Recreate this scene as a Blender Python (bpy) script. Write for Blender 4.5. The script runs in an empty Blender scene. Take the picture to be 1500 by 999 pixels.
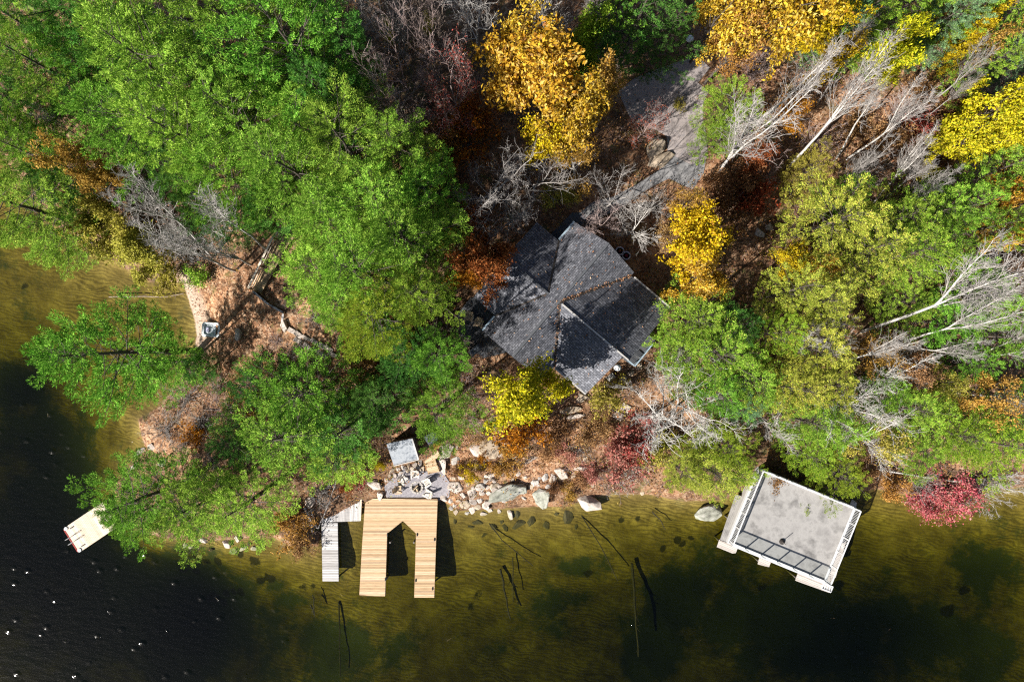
import bpy, bmesh, math, random
import numpy as np
from mathutils import Vector, Matrix, Quaternion, noise as mnoise

random.seed(7)
RNG = np.random.default_rng(7)
C = bpy.context.scene.collection
SC = bpy.context.scene
CAM_H = 62.0          # drone height above the lake (m); focal length = 1000 px of a 1500 px wide frame
F = 1000.0

def W(px, py, z=0.0):
    """photo pixel -> world x, y on the plane of height z"""
    k = (CAM_H - z) / F
    return ((px - 750.0) * k, (499.5 - py) * k)

def W3(px, py, z=0.0):
    x, y = W(px, py, z)
    return Vector((x, y, z))

# ------------------------------------------------------------------ shoreline and terrain
SHORE = [(-900, 120), (-300, 150), (-80, 190), (0, 222), (40, 285), (95, 340), (150, 372), (190, 398), (222, 414), (268, 414), (276, 440),
         (284, 465), (288, 490), (284, 520), (262, 560), (232, 596), (202, 614), (208, 640), (214, 658), (190, 682), (168, 712), (172, 745),
         (200, 775), (240, 788), (290, 792), (340, 790), (400, 786), (425, 800), (466, 800), (474, 772), (500, 762), (535, 742),
         (560, 736), (650, 734), (672, 748), (715, 746), (745, 744), (780, 742), (830, 742), (870, 728), (905, 724), (950, 724),
         (1000, 734), (1060, 732), (1095, 716), (1120, 702), (1190, 712), (1245, 722), (1285, 716), (1310, 722), (1360, 728),
         (1430, 722), (1500, 712), (1620, 700), (1900, 690), (2600, 640)]
_sh = np.array([W(a, b) for a, b in SHORE])
_poly = np.vstack([_sh, [[140, -600], [-600, -600], [-600, 20]]])   # the lake side

def _inside(P, poly):
    x, y = P[:, 0], P[:, 1]
    ins = np.zeros(len(P), bool)
    n = len(poly)
    for i in range(n):
        x1, y1 = poly[i]; x2, y2 = poly[(i + 1) % n]
        if y1 == y2: continue
        c = ((y1 > y) != (y2 > y)) & (x < (x2 - x1) * (y - y1) / (y2 - y1) + x1)
        ins ^= c
    return ins

def _segdist(P, line):
    d = np.full(len(P), 1e9)
    for (x1, y1), (x2, y2) in zip(line[:-1], line[1:]):
        vx, vy = x2 - x1, y2 - y1
        t = np.clip(((P[:, 0] - x1) * vx + (P[:, 1] - y1) * vy) / (vx * vx + vy * vy + 1e-12), 0, 1)
        d = np.minimum(d, np.hypot(P[:, 0] - x1 - t * vx, P[:, 1] - y1 - t * vy))
    return d

def vnoise(P, s, seed=0.0):
    return np.array([mnoise.noise(Vector((x * s + seed, y * s - seed, seed * 1.7))) for x, y in P])

# deep spots of the lake (px, py, radius px, extra depth m)
DEEP = [(30, 640, 90, 1.6), (20, 800, 130, 2.2), (130, 930, 170, 2.4), (300, 960, 110, 1.7), (260, 900, 70, 1.5), (420, 930, 70, .8),
        (1000, 880, 60, .8), (1080, 860, 50, .7), (950, 980, 120, .8), (1240, 960, 130, 1.2), (1460, 860, 70, .8), (700, 960, 90, .6),
        (860, 900, 50, .5), (1330, 940, 90, 1.0), (20, 560, 40, 1.0), (820, 940, 200, .5), (1080, 940, 220, .6), (1350, 940, 240, .6), (1150, 800, 120, .4), (560, 960, 140, .3)]

def shore_d(P):
    d = _segdist(P, _sh)
    ins = _inside(P, _poly)
    return np.where(ins, -d, d)

def terrain(P):
    P = np.atleast_2d(np.asarray(P, float))
    d = shore_d(P)
    dl = np.maximum(d, 0)
    dw = np.maximum(-d, 0)
    beach = np.exp(-((P[:, 0] + 28.0) ** 2 + (P[:, 1] - 2.5) ** 2) / 45.0)
    bank = 0.45 * (1 - 0.75 * beach)
    zl = bank * (1 - np.exp(-dl / 0.8)) + 6.2 * (1 - np.exp(-dl / 15.0))
    dep = 0.20 * (1 - np.exp(-dw / 0.6)) + 0.085 * np.minimum(dw, 30)
    for px, py, r, e in DEEP:
        x, y = W(px, py); rr = r * 0.062
        dep = dep + e * np.exp(-((P[:, 0] - x) ** 2 + (P[:, 1] - y) ** 2) / (rr * rr)) * np.clip(dw / 3, 0, 1)
    z = np.where(d >= 0, zl, -dep)
    return z

def _small(P):
    n = np.array([mnoise.noise(Vector((x * 0.35, y * 0.35, 3.1))) * 0.22 + mnoise.noise(Vector((x * 1.3, y * 1.3, 9.2))) * 0.06 for x, y in P])
    return n

def gz(x, y):
    P = np.array([[x, y]])
    d = shore_d(P)[0]
    return float(terrain(P)[0] + _small(P)[0] * min(1, max(0, abs(d) / 2.5)))

def ground_at(px, py):
    """pixel -> world point on the ground"""
    z = 2.0
    for _ in range(7):
        x, y = W(px, py, z)
        z = gz(x, y)
    return Vector((x, y, z))

# ------------------------------------------------------------------ object helpers
def tag(o, label=None, cat=None, group=None, kind=None):
    if label: o['label'] = label
    if cat: o['category'] = cat
    if group: o['group'] = group
    if kind: o['kind'] = kind
    return o

def empty(name, loc, rz=0.0, label=None, cat=None, group=None):
    o = bpy.data.objects.new(name, None)
    C.objects.link(o)
    o.location = loc
    o.rotation_euler = (0, 0, rz)
    o.empty_display_size = 0.3
    return tag(o, label, cat, group)

def put(name, mesh, parent=None, mat=None, loc=None):
    o = bpy.data.objects.new(name, mesh)
    C.objects.link(o)
    if parent is not None: o.parent = parent
    if loc is not None: o.location = loc
    if mat is not None:
        if len(mesh.materials) == 0: mesh.materials.append(mat)
        elif mesh.materials[0] is not mat:
            o.material_slots[0].link = 'OBJECT'
            o.material_slots[0].material = mat
    return o

def np_mesh(name, verts, faces, smooth=False):
    """verts (N,3); faces (M,k)"""
    verts = np.asarray(verts, np.float32); faces = np.asarray(faces, np.int32)
    me = bpy.data.meshes.new(name)
    k = faces.shape[1]
    me.vertices.add(len(verts)); me.vertices.foreach_set('co', verts.ravel())
    me.loops.add(faces.size); me.loops.foreach_set('vertex_index', faces.ravel())
    me.polygons.add(len(faces))
    me.polygons.foreach_set('loop_start', np.arange(0, faces.size, k, dtype=np.int32))
    if smooth: me.polygons.foreach_set('use_smooth', np.ones(len(faces), bool))
    me.update(calc_edges=True)
    return me

class MB:
    """collects boxes, prisms and tubes, then builds ONE mesh"""
    def __init__(s): s.v = []; s.f = []
    def add(s, vs, fs):
        n = len(s.v); s.v += [tuple(p) for p in vs]; s.f += [tuple(i + n for i in f) for f in fs]
    def box(s, x0, x1, y0, y1, z0, z1, M=None):
        vs = [Vector(p) for p in ((x0, y0, z0), (x1, y0, z0), (x1, y1, z0), (x0, y1, z0), (x0, y0, z1), (x1, y0, z1), (x1, y1, z1), (x0, y1, z1))]
        if M is not None: vs = [M @ p for p in vs]
        s.add(vs, [(3, 2, 1, 0), (4, 5, 6, 7), (0, 1, 5, 4), (1, 2, 6, 5), (2, 3, 7, 6), (3, 0, 4, 7)])
    def prism(s, poly, z0, z1):
        """poly: list of (x,y) ; z0,z1 numbers or lists"""
        n = len(poly)
        a = sum(poly[i][0] * poly[(i + 1) % n][1] - poly[(i + 1) % n][0] * poly[i][1] for i in range(n))
        if a < 0: poly = poly[::-1]
        vs = [(x, y, z0) for x, y in poly] + [(x, y, z1) for x, y in poly]
        fs = [tuple(range(n - 1, -1, -1)), tuple(range(n, 2 * n))] + [(i, (i + 1) % n, n + (i + 1) % n, n + i) for i in range(n)]
        s.add(vs, fs)
    def slab(s, top, th):
        """top: list of 3D points (a planar face), extruded straight down by th"""
        n = len(top); top = [Vector(p) for p in top]
        a = sum(top[i].x * top[(i + 1) % n].y - top[(i + 1) % n].x * top[i].y for i in range(n))
        if a < 0: top = top[::-1]
        vs = [p - Vector((0, 0, th)) for p in top] + top
        fs = [tuple(range(n - 1, -1, -1)), tuple(range(n, 2 * n))] + [(i, (i + 1) % n, n + (i + 1) % n, n + i) for i in range(n)]
        s.add(vs, fs)
    def bar(s, p, q, w, h=None):
        """square bar from p to q"""
        h = h or w; p = Vector(p); q = Vector(q); d = q - p; L = d.length
        if L < 1e-6: return
        M = Matrix.Translation(p) @ d.to_track_quat('X', 'Z').to_matrix().to_4x4()
        s.box(0, L, -w / 2, w / 2, -h / 2, h / 2, M)
    def tube(s, pts, rad, n=8, cap=True):
        V, Fq = tube_arrays(np.array([tuple(p) for p in pts], float), np.array(rad, float), n)
        s.add(V.tolist(), Fq.tolist())
        if cap:
            m = len(pts); b = len(s.v) - m * n
            s.f.append(tuple(b + i for i in range(n - 1, -1, -1))); s.f.append(tuple(b + (m - 1) * n + i for i in range(n)))
    def disc(s, c, r0, z0, r1, z1, n=20):
        s.tube([(c[0], c[1], z0), (c[0], c[1], z1)], [r0, r1], n)
    def build(s, name, mat, parent=None, bevel=0.0, smooth=False):
        me = bpy.data.meshes.new(name)
        me.from_pydata(s.v, [], s.f); me.update()
        if smooth:
            me.polygons.foreach_set('use_smooth', np.ones(len(me.polygons), bool))
        me.materials.append(mat)
        o = bpy.data.objects.new(name, me); C.objects.link(o)
        if parent is not None: o.parent = parent
        if bevel:
            m = o.modifiers.new('bevel', 'BEVEL'); m.width = bevel; m.segments = 1; m.limit_method = 'ANGLE'
        return o

def tube_arrays(P, R, n):
    m = len(P)
    T = np.gradient(P, axis=0); T /= np.linalg.norm(T, axis=1)[:, None] + 1e-9
    ref = np.array([0.0, 0.0, 1.0]) if abs(T[0, 2]) < 0.9 else np.array([1.0, 0, 0])
    A = np.cross(T, ref); A /= np.linalg.norm(A, axis=1)[:, None] + 1e-9
    B = np.cross(T, A)
    ang = np.arange(n) * 2 * math.pi / n
    V = P[:, None, :] + R[:, None, None] * (np.cos(ang)[None, :, None] * A[:, None, :] + np.sin(ang)[None, :, None] * B[:, None, :])
    i = np.arange(m - 1)[:, None] * n; j = np.arange(n)[None, :]; j2 = (j + 1) % n
    Fq = np.stack([i + j, i + j2, i + n + j2, i + n + j], -1).reshape(-1, 4)
    return V.reshape(-1, 3), Fq

def tubes_mesh(name, paths):
    """paths: list of (points, radii, sides) -> one mesh"""
    Vs, Fs, n = [], [], 0
    for P, R, k in paths:
        V, Fq = tube_arrays(np.asarray(P, float), np.asarray(R, float), k)
        Vs.append(V); Fs.append(Fq + n); n += len(V)
    return np_mesh(name, np.vstack(Vs), np.vstack(Fs), smooth=True)

# ------------------------------------------------------------------ materials
def new_mat(name):
    m = bpy.data.materials.new(name); m.use_nodes = True
    nt = m.node_tree; nt.nodes.clear()
    return m, nt, nt.nodes.new('ShaderNodeOutputMaterial')

def dim(c, k): return tuple(v * k for v in c)

def ramp(nt, stops, mode='LINEAR'):
    n = nt.nodes.new('ShaderNodeValToRGB'); e = n.color_ramp.elements; n.color_ramp.interpolation = mode
    while len(e) < len(stops): e.new(0.5)
    for k, (p, c) in enumerate(stops):
        e[k].position = p; e[k].color = (*c, 1)
    return n

def leaf_mat(name, stops, transl=0.38, vary=0.28, nscale=0.7):
    if 'needles' in name or 'sprays' in name: transl, vary, nscale = .20, .40, 1.3
    m, nt, out = new_mat(name); N = nt.nodes.new; L = nt.links.new
    geo = N('ShaderNodeNewGeometry'); oi = N('ShaderNodeObjectInfo')
    if name.split('_')[0] in ('yellow', 'lemon', 'gold', 'amber', 'orange', 'rust', 'tan', 'crimson', 'pink', 'fallen'): stops = [(p, dim(c, .82)) for p, c in stops]
    r = ramp(nt, stops)
    L(geo.outputs['Random Per Island'], r.inputs[0])
    tc = N('ShaderNodeTexCoord'); nz = N('ShaderNodeTexNoise'); nz.inputs['Scale'].default_value = nscale; nz.inputs['Detail'].default_value = 3
    L(tc.outputs['Object'], nz.inputs['Vector'])
    mr = N('ShaderNodeMapRange'); mr.inputs['From Min'].default_value = .25; mr.inputs['From Max'].default_value = .75
    mr.inputs['To Min'].default_value = 1 - vary; mr.inputs['To Max'].default_value = 1 + vary
    L(nz.outputs[0], mr.inputs['Value'])
    mr2 = N('ShaderNodeMapRange'); mr2.inputs['To Min'].default_value = .82; mr2.inputs['To Max'].default_value = 1.18
    L(oi.outputs['Random'], mr2.inputs['Value'])
    mul = N('ShaderNodeMath'); mul.operation = 'MULTIPLY'; L(mr.outputs[0], mul.inputs[0]); L(mr2.outputs[0], mul.inputs[1])
    hsv = N('ShaderNodeHueSaturation'); L(r.outputs[0], hsv.inputs['Color']); L(mul.outputs[0], hsv.inputs['Value'])
    mh = N('ShaderNodeMapRange'); mh.inputs['To Min'].default_value = .488; mh.inputs['To Max'].default_value = .512
    mm = N('ShaderNodeMath'); mm.operation = 'FRACT'; m7 = N('ShaderNodeMath'); m7.operation = 'MULTIPLY'; m7.inputs[1].default_value = 7.3
    L(oi.outputs['Random'], m7.inputs[0]); L(m7.outputs[0], mm.inputs[0]); L(mm.outputs[0], mh.inputs['Value']); L(mh.outputs[0], hsv.inputs['Hue'])
    d = N('ShaderNodeBsdfDiffuse'); t = N('ShaderNodeBsdfTranslucent'); mx = N('ShaderNodeMixShader'); mx.inputs[0].default_value = transl
    L(hsv.outputs[0], d.inputs[0]); L(hsv.outputs[0], t.inputs[0]); L(d.outputs[0], mx.inputs[1]); L(t.outputs[0], mx.inputs[2])
    L(mx.outputs[0], out.inputs[0])
    return m

def rough_mat(name, c1, c2, scale=3.0, rough=0.85, c3=None, detail=6, bump=0.0, stretch=None, spec=0.25, coord='Object'):
    """two or three colours mottled by noise"""
    m, nt, out = new_mat(name); N = nt.nodes.new; L = nt.links.new
    tc = N('ShaderNodeTexCoord'); mp = N('ShaderNodeMapping'); L(tc.outputs[coord], mp.inputs[0])
    if stretch: mp.inputs['Scale'].default_value = stretch
    nz = N('ShaderNodeTexNoise'); nz.inputs['Scale'].default_value = scale; nz.inputs['Detail'].default_value = detail; nz.inputs['Roughness'].default_value = .65
    L(mp.outputs[0], nz.inputs['Vector'])
    c1, c2 = dim(c1, .74), dim(c2, .74); c3 = dim(c3, .74) if c3 else None
    st = [(.32, c1), (.68, c2)] if c3 is None else [(.3, c1), (.5, c2), (.68, c3)]
    r = ramp(nt, st); L(nz.outputs[0], r.inputs[0])
    b = N('ShaderNodeBsdfPrincipled'); b.inputs['Roughness'].default_value = rough; b.inputs['Specular IOR Level'].default_value = spec
    L(r.outputs[0], b.inputs['Base Color'])
    if bump:
        bp = N('ShaderNodeBump'); bp.inputs['Strength'].default_value = bump; bp.inputs['Distance'].default_value = .05
        L(nz.outputs[0], bp.inputs['Height']); L(bp.outputs[0], b.inputs['Normal'])
    L(b.outputs[0], out.inputs[0])
    return m

def board_mat(name, stops, grain=(1, 14, 1), rough=0.75):
    """every board (mesh island) gets its own tone, with grain along it"""
    m, nt, out = new_mat(name); N = nt.nodes.new; L = nt.links.new
    geo = N('ShaderNodeNewGeometry'); r = ramp(nt, [(p, dim(c, .76)) for p, c in stops]); L(geo.outputs['Random Per Island'], r.inputs[0])
    tc = N('ShaderNodeTexCoord'); mp = N('ShaderNodeMapping'); mp.inputs['Scale'].default_value = grain; L(tc.outputs['Object'], mp.inputs[0])
    nz = N('ShaderNodeTexNoise'); nz.inputs['Scale'].default_value = 1.6; nz.inputs['Detail'].default_value = 5; L(mp.outputs[0], nz.inputs['Vector'])
    mr = N('ShaderNodeMapRange'); mr.inputs['From Min'].default_value = .3; mr.inputs['From Max'].default_value = .7
    mr.inputs['To Min'].default_value = .78; mr.inputs['To Max'].default_value = 1.18; L(nz.outputs[0], mr.inputs['Value'])
    hsv = N('ShaderNodeHueSaturation'); L(r.outputs[0], hsv.inputs['Color']); L(mr.outputs[0], hsv.inputs['Value'])
    b = N('ShaderNodeBsdfPrincipled'); b.inputs['Roughness'].default_value = rough; b.inputs['Specular IOR Level'].default_value = .3
    L(hsv.outputs[0], b.inputs['Base Color']); L(b.outputs[0], out.inputs[0])
    return m

M = {}
def build_materials():
    # foliage
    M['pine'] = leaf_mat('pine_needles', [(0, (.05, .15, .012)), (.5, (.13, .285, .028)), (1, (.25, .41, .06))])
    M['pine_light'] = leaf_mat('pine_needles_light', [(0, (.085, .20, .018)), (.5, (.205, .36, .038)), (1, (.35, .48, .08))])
    M['emerald'] = leaf_mat('emerald_needles', [(0, (.03, .135, .016)), (.5, (.08, .25, .036)), (1, (.18, .36, .08))])
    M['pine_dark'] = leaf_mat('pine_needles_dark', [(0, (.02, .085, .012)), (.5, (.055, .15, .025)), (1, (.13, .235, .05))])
    M['blue_green'] = leaf_mat('blue_green_needles', [(0, (.06, .15, .065)), (.5, (.13, .25, .11)), (1, (.23, .34, .16))])
    M['cedar'] = leaf_mat('cedar_sprays', [(0, (.075, .185, .014)), (.5, (.18, .325, .032)), (.93, (.31, .43, .06)), (1, (.36, .27, .08))])
    M['cedar_yellow'] = leaf_mat('cedar_sprays_yellow', [(0, (.15, .21, .02)), (.5, (.31, .35, .045)), (.9, (.44, .44, .08)), (1, (.48, .33, .07))])
    M['olive'] = leaf_mat('olive_leaves', [(0, (.18, .17, .02)), (.5, (.36, .33, .05)), (1, (.50, .43, .11))])
    M['lime'] = leaf_mat('lime_leaves', [(0, (.11, .21, .015)), (.5, (.24, .37, .03)), (.92, (.38, .47, .06)), (1, (.46, .40, .05))])
    M['yellow'] = leaf_mat('yellow_leaves', [(0, (.20, .20, .02)), (.12, (.34, .23, .010)), (.5, (.62, .46, .012)), (.88, (.76, .61, .035)), (1, (.42, .22, .04))])
    M['lemon'] = leaf_mat('lemon_leaves', [(0, (.16, .24, .02)), (.25, (.40, .38, .012)), (.5, (.66, .59, .016)), (.92, (.78, .70, .06)), (1, (.50, .33, .04))])
    M['gold'] = leaf_mat('gold_leaves', [(0, (.20, .16, .02)), (.10, (.28, .12, .014)), (.35, (.60, .34, .03)), (.7, (.76, .50, .05)), (.93, (.80, .58, .18)), (1, (.34, .15, .05))])
    M['amber'] = leaf_mat('amber_leaves', [(0, (.22, .11, .02)), (.5, (.46, .26, .05)), (1, (.60, .37, .11))])
    M['orange'] = leaf_mat('orange_leaves', [(0, (.24, .07, .008)), (.5, (.48, .17, .016)), (1, (.60, .29, .04))])
    M['rust'] = leaf_mat('rust_leaves', [(0, (.12, .025, .010)), (.5, (.36, .09, .03)), (1, (.52, .20, .08))])
    M['tan'] = leaf_mat('tan_leaves', [(0, (.24, .12, .05)), (.5, (.42, .25, .10)), (1, (.54, .35, .17))])
    M['crimson'] = leaf_mat('crimson_leaves', [(0, (.22, .05, .04)), (.3, (.40, .07, .06)), (.7, (.56, .13, .11)), (1, (.50, .27, .18))])
    M['pink'] = leaf_mat('pink_leaves', [(0, (.42, .07, .07)), (.4, (.66, .15, .15)), (.8, (.74, .28, .26)), (1, (.55, .38, .28))])
    M['brown'] = leaf_mat('brown_leaves', [(0, (.07, .035, .018)), (.5, (.20, .10, .045)), (1, (.36, .20, .09))])
    # bark
    M['bark'] = rough_mat('bark', (.05, .04, .033), (.14, .115, .095), 6, stretch=(3, 3, .5))
    M['bark_white'] = rough_mat('bark_white', (.27, .245, .225), (.60, .57, .535), 2.2, c3=(.46, .43, .40))
    M['bark_grey'] = rough_mat('bark_grey', (.20, .18, .165), (.42, .385, .36), 2.5)
    M['bark_pink'] = rough_mat('bark_pink', (.26, .19, .175), (.48, .37, .345), 2.5)
    M['dusty'] = leaf_mat('dusty_red_leaves', [(0, (.20, .07, .05)), (.4, (.40, .13, .11)), (.75, (.50, .22, .19)), (1, (.46, .32, .22))])
    M['bark_twig'] = rough_mat('bark_twig', (.27, .245, .23), (.52, .485, .455), 2.0)
    M['bark_brown'] = rough_mat('bark_brown', (.17, .13, .105), (.42, .33, .275), 2.5)
    M['bark_silver'] = rough_mat('bark_silver', (.21, .19, .178), (.45, .42, .395), 2.5)
    # wood, stone, metal
    M['cedar_board'] = board_mat('cedar_board', [(0, (.40, .265, .15)), (.25, (.52, .35, .195)), (.6, (.60, .425, .255)), (.92, (.66, .49, .32)), (1, (.34, .22, .13))])
    M['grey_board'] = board_mat('grey_board', [(0, (.36, .34, .33)), (.5, (.50, .48, .47)), (1, (.64, .62, .61))])
    M['pale_board'] = board_mat('pale_board', [(0, (.64, .50, .37)), (.5, (.72, .59, .45)), (1, (.78, .67, .54))])
    M['boathouse_board'] = board_mat('boathouse_board', [(0, (.40, .35, .31)), (.5, (.50, .45, .41)), (1, (.62, .56, .51))])
    M['brown_board'] = board_mat('brown_board', [(0, (.22, .15, .08)), (.5, (.34, .24, .13)), (1, (.46, .34, .19))])
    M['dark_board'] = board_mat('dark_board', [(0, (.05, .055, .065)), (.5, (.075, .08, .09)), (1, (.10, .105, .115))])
    M['timber'] = rough_mat('timber', (.30, .19, .10), (.46, .31, .18), 4, stretch=(1, 8, 1))
    M['old_timber'] = rough_mat('old_timber', (.12, .10, .085), (.28, .25, .23), 4, stretch=(1, 8, 1))
    M['white_paint'] = rough_mat('white_paint', (.60, .60, .60), (.72, .72, .72), 5, rough=.5)
    M['white_wood'] = board_mat('white_wood', [(0, (.60, .52, .43)), (.5, (.72, .65, .56)), (1, (.80, .74, .67))])
    M['tan_wood'] = board_mat('tan_wood', [(0, (.40, .28, .16)), (.5, (.52, .38, .24)), (1, (.62, .48, .33))])
    M['concrete'] = rough_mat('concrete', (.15, .143, .138), (.36, .345, .33), .7, c3=(.25, .238, .23), detail=10)
    M['rock'] = rough_mat('rock', (.20, .18, .16), (.50, .46, .42), 2.6, c3=(.38, .345, .31), detail=8, bump=.5)
    M['rock_tan'] = rough_mat('rock_tan', (.17, .12, .08), (.48, .39, .29), 2.0, c3=(.36, .28, .20), detail=10, bump=.7)
    M['rock_lichen'] = rough_mat('rock_lichen', (.09, .085, .075), (.30, .305, .25), 2.4, c3=(.46, .44, .41), detail=10, bump=.8)
    M['rock_pale'] = rough_mat('rock_pale', (.15, .118, .10), (.54, .465, .405), 1.9, c3=(.37, .31, .265), detail=10, bump=.7)
    M['rock_wet'] = rough_mat('rock_wet', (.035, .030, .015), (.10, .085, .035), 2.4, detail=6)
    M['stucco'] = rough_mat('siding', (.10, .075, .055), (.17, .13, .095), 2, stretch=(1, 1, 12))
    M['black_metal'] = rough_mat('black_metal', (.02, .02, .022), (.04, .04, .045), 6, rough=.45)
    M['gutter_metal'] = rough_mat('gutter_metal', (.25, .33, .38), (.36, .45, .52), 3, rough=.25, spec=.6)
    M['white_trim'] = rough_mat('white_trim', (.40, .38, .355), (.50, .48, .455), 4, rough=.5)
    M['charred'] = rough_mat('charred', (.012, .011, .010), (.06, .05, .045), 9)
    M['slate'] = rough_mat('slate', (.05, .06, .075), (.11, .125, .15), 5)
    M['shed_roof'] = rough_mat('weathered_roof', (.08, .10, .13), (.36, .38, .41), 2.2, c3=(.19, .215, .255), detail=8)
    M['red_rubber'] = rough_mat('red_rubber', (.22, .03, .03), (.34, .06, .05), 5)
    M['pale_plastic'] = rough_mat('pale_plastic', (.66, .72, .76), (.80, .84, .86), 2.5, rough=.35)
    M['blue_pot'] = rough_mat('glazed_pot', (.36, .38, .52), (.50, .50, .64), 5, rough=.3)
    M['soil_red'] = rough_mat('red_mulch', (.10, .008, .02), (.20, .02, .04), 7)
    m, nt, out = new_mat('window_glass'); b = nt.nodes.new('ShaderNodeBsdfPrincipled')
    b.inputs['Base Color'].default_value = (.02, .025, .03, 1); b.inputs['Roughness'].default_value = .06
    nt.links.new(b.outputs[0], out.inputs[0]); M['glass'] = m
    # roof shingles (UV in metres: along the course, down the slope)
    m, nt, out = new_mat('asphalt_shingles'); N = nt.nodes.new; L = nt.links.new
    uv = N('ShaderNodeUVMap'); bt = N('ShaderNodeTexBrick')
    bt.inputs['Scale'].default_value = 1; bt.inputs['Brick Width'].default_value = .34; bt.inputs['Row Height'].default_value = .19
    bt.inputs['Mortar Size'].default_value = .022; bt.inputs['Mortar Smooth'].default_value = .4; bt.inputs['Bias'].default_value = 0
    bt.inputs['Color1'].default_value = (.052, .055, .066, 1); bt.inputs['Color2'].default_value = (.135, .138, .155, 1); bt.inputs['Mortar'].default_value = (.024, .025, .031, 1)
    nzd = N('ShaderNodeTexNoise'); nzd.inputs['Scale'].default_value = 2.5
    L(uv.outputs[0], nzd.inputs['Vector'])
    mxv = N('ShaderNodeMixRGB'); mxv.blend_type = 'LINEAR_LIGHT'; mxv.inputs[0].default_value = .05
    L(uv.outputs[0], mxv.inputs[1]); L(nzd.outputs['Color'], mxv.inputs[2]); L(mxv.outputs[0], bt.inputs['Vector'])
    nz = N('ShaderNodeTexNoise'); nz.inputs['Scale'].default_value = 5; nz.inputs['Detail'].default_value = 6; L(uv.outputs[0], nz.inputs['Vector'])
    mr = N('ShaderNodeMapRange'); mr.inputs['From Min'].default_value = .3; mr.inputs['From Max'].default_value = .7
    mr.inputs['To Min'].default_value = .62; mr.inputs['To Max'].default_value = 1.45; L(nz.outputs[0], mr.inputs['Value'])
    hsv = N('ShaderNodeHueSaturation'); L(bt.outputs[0], hsv.inputs['Color']); L(mr.outputs[0], hsv.inputs['Value'])
    b = N('ShaderNodeBsdfPrincipled'); b.inputs['Roughness'].default_value = .8; b.inputs['Specular IOR Level'].default_value = .25
    L(hsv.outputs[0], b.inputs['Base Color'])
    bp = N('ShaderNodeBump'); bp.inputs['Strength'].default_value = .6; bp.inputs['Distance'].default_value = .02
    L(bt.outputs[0], bp.inputs['Height']); L(bp.outputs[0], b.inputs['Normal']); L(b.outputs[0], out.inputs[0]); M['shingle'] = m
build_materials()
# ------------------------------------------------------------------ ground sheet (land and lake bed)
def axis(lo, hi, step, far):
    a = list(np.arange(lo, hi + 1e-6, step)); s = step; x = hi
    while x < far:
        s *= 1.5; x += s; a.append(x)
    s = step; x = lo; pre = []
    while x > -far:
        s *= 1.5; x -= s; pre.append(x)
    return np.array(pre[::-1] + a)

def px_blob(P, blobs):
    g = np.zeros(len(P))
    for px, py, r, w in blobs:
        x, y = W(px, py); rr = r * .062
        g = np.maximum(g, w * np.exp(-(((P[:, 0] - x) ** 2 + (P[:, 1] - y) ** 2) / (rr * rr)) ** 1.5))
    return g

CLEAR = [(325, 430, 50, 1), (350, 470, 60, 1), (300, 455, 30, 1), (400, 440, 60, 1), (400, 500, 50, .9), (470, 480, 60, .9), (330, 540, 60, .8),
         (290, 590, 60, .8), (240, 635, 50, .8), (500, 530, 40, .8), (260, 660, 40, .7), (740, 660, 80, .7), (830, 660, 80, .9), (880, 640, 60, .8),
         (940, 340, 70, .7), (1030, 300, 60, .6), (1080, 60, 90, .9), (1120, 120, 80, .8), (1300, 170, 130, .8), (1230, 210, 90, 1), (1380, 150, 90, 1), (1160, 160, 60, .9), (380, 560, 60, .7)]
MUCK = [(30, 640, 70, 1), (0, 560, 45, .9), (60, 720, 70, 1), (20, 820, 110, 1), (110, 900, 130, 1), (230, 930, 120, 1), (160, 840, 60, .9), (300, 870, 34, .8), (330, 900, 40, .8), (370, 960, 80, .9),
        (280, 960, 90, 1), (470, 960, 70, .8), (90, 660, 30, .8), (110, 620, 28, .6), (1000, 880, 50, .8), (1060, 850, 44, .7), (1100, 900, 60, .8), (960, 960, 60, .8), (1230, 950, 90, .9),
        (1340, 900, 40, .7), (1400, 950, 60, .8), (1470, 850, 50, .8), (1460, 960, 60, .8), (860, 860, 34, .6), (800, 930, 60, .6), (1150, 940, 60, .8), (1040, 820, 40, .6), (1300, 860, 30, .6),
        (700, 950, 60, .5), (600, 960, 50, .5), (420, 890, 30, .6), (390, 860, 20, .5), (1440, 820, 30, .5)]
WEED = [(306, 888, 7, 1), (322, 884, 6, 1), (335, 882, 7, 1), (282, 902, 9, 1), (297, 905, 7, 1), (270, 905, 6, .9), (240, 850, 8, .8), (262, 855, 8, .8), (310, 830, 8, .8), (370, 825, 10, .8),
        (390, 855, 10, .7), (375, 862, 8, .7), (1000, 798, 6, 1), (1008, 806, 6, .9), (1020, 795, 5, .8), (978, 808, 6, .9), (1440, 880, 8, .9), (1418, 911, 10, .9), (1250, 870, 10, .8), (860, 850, 10, .7),
        (110, 555, 6, .8), (150, 540, 6, .7), (30, 420, 8, .5), (80, 370, 8, .6), (146, 575, 9, .9), (215, 560, 8, .5), (133, 520, 8, .5), (700, 880, 8, .5), (915, 765, 6, .7), (940, 760, 6, .6),
        (690, 900, 9, .5), (1130, 870, 9, .6), (440, 870, 8, .5), (456, 866, 6, .6), (350, 812, 9, .7), (275, 815, 10, .7), (290, 826, 8, .7)]

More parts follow.
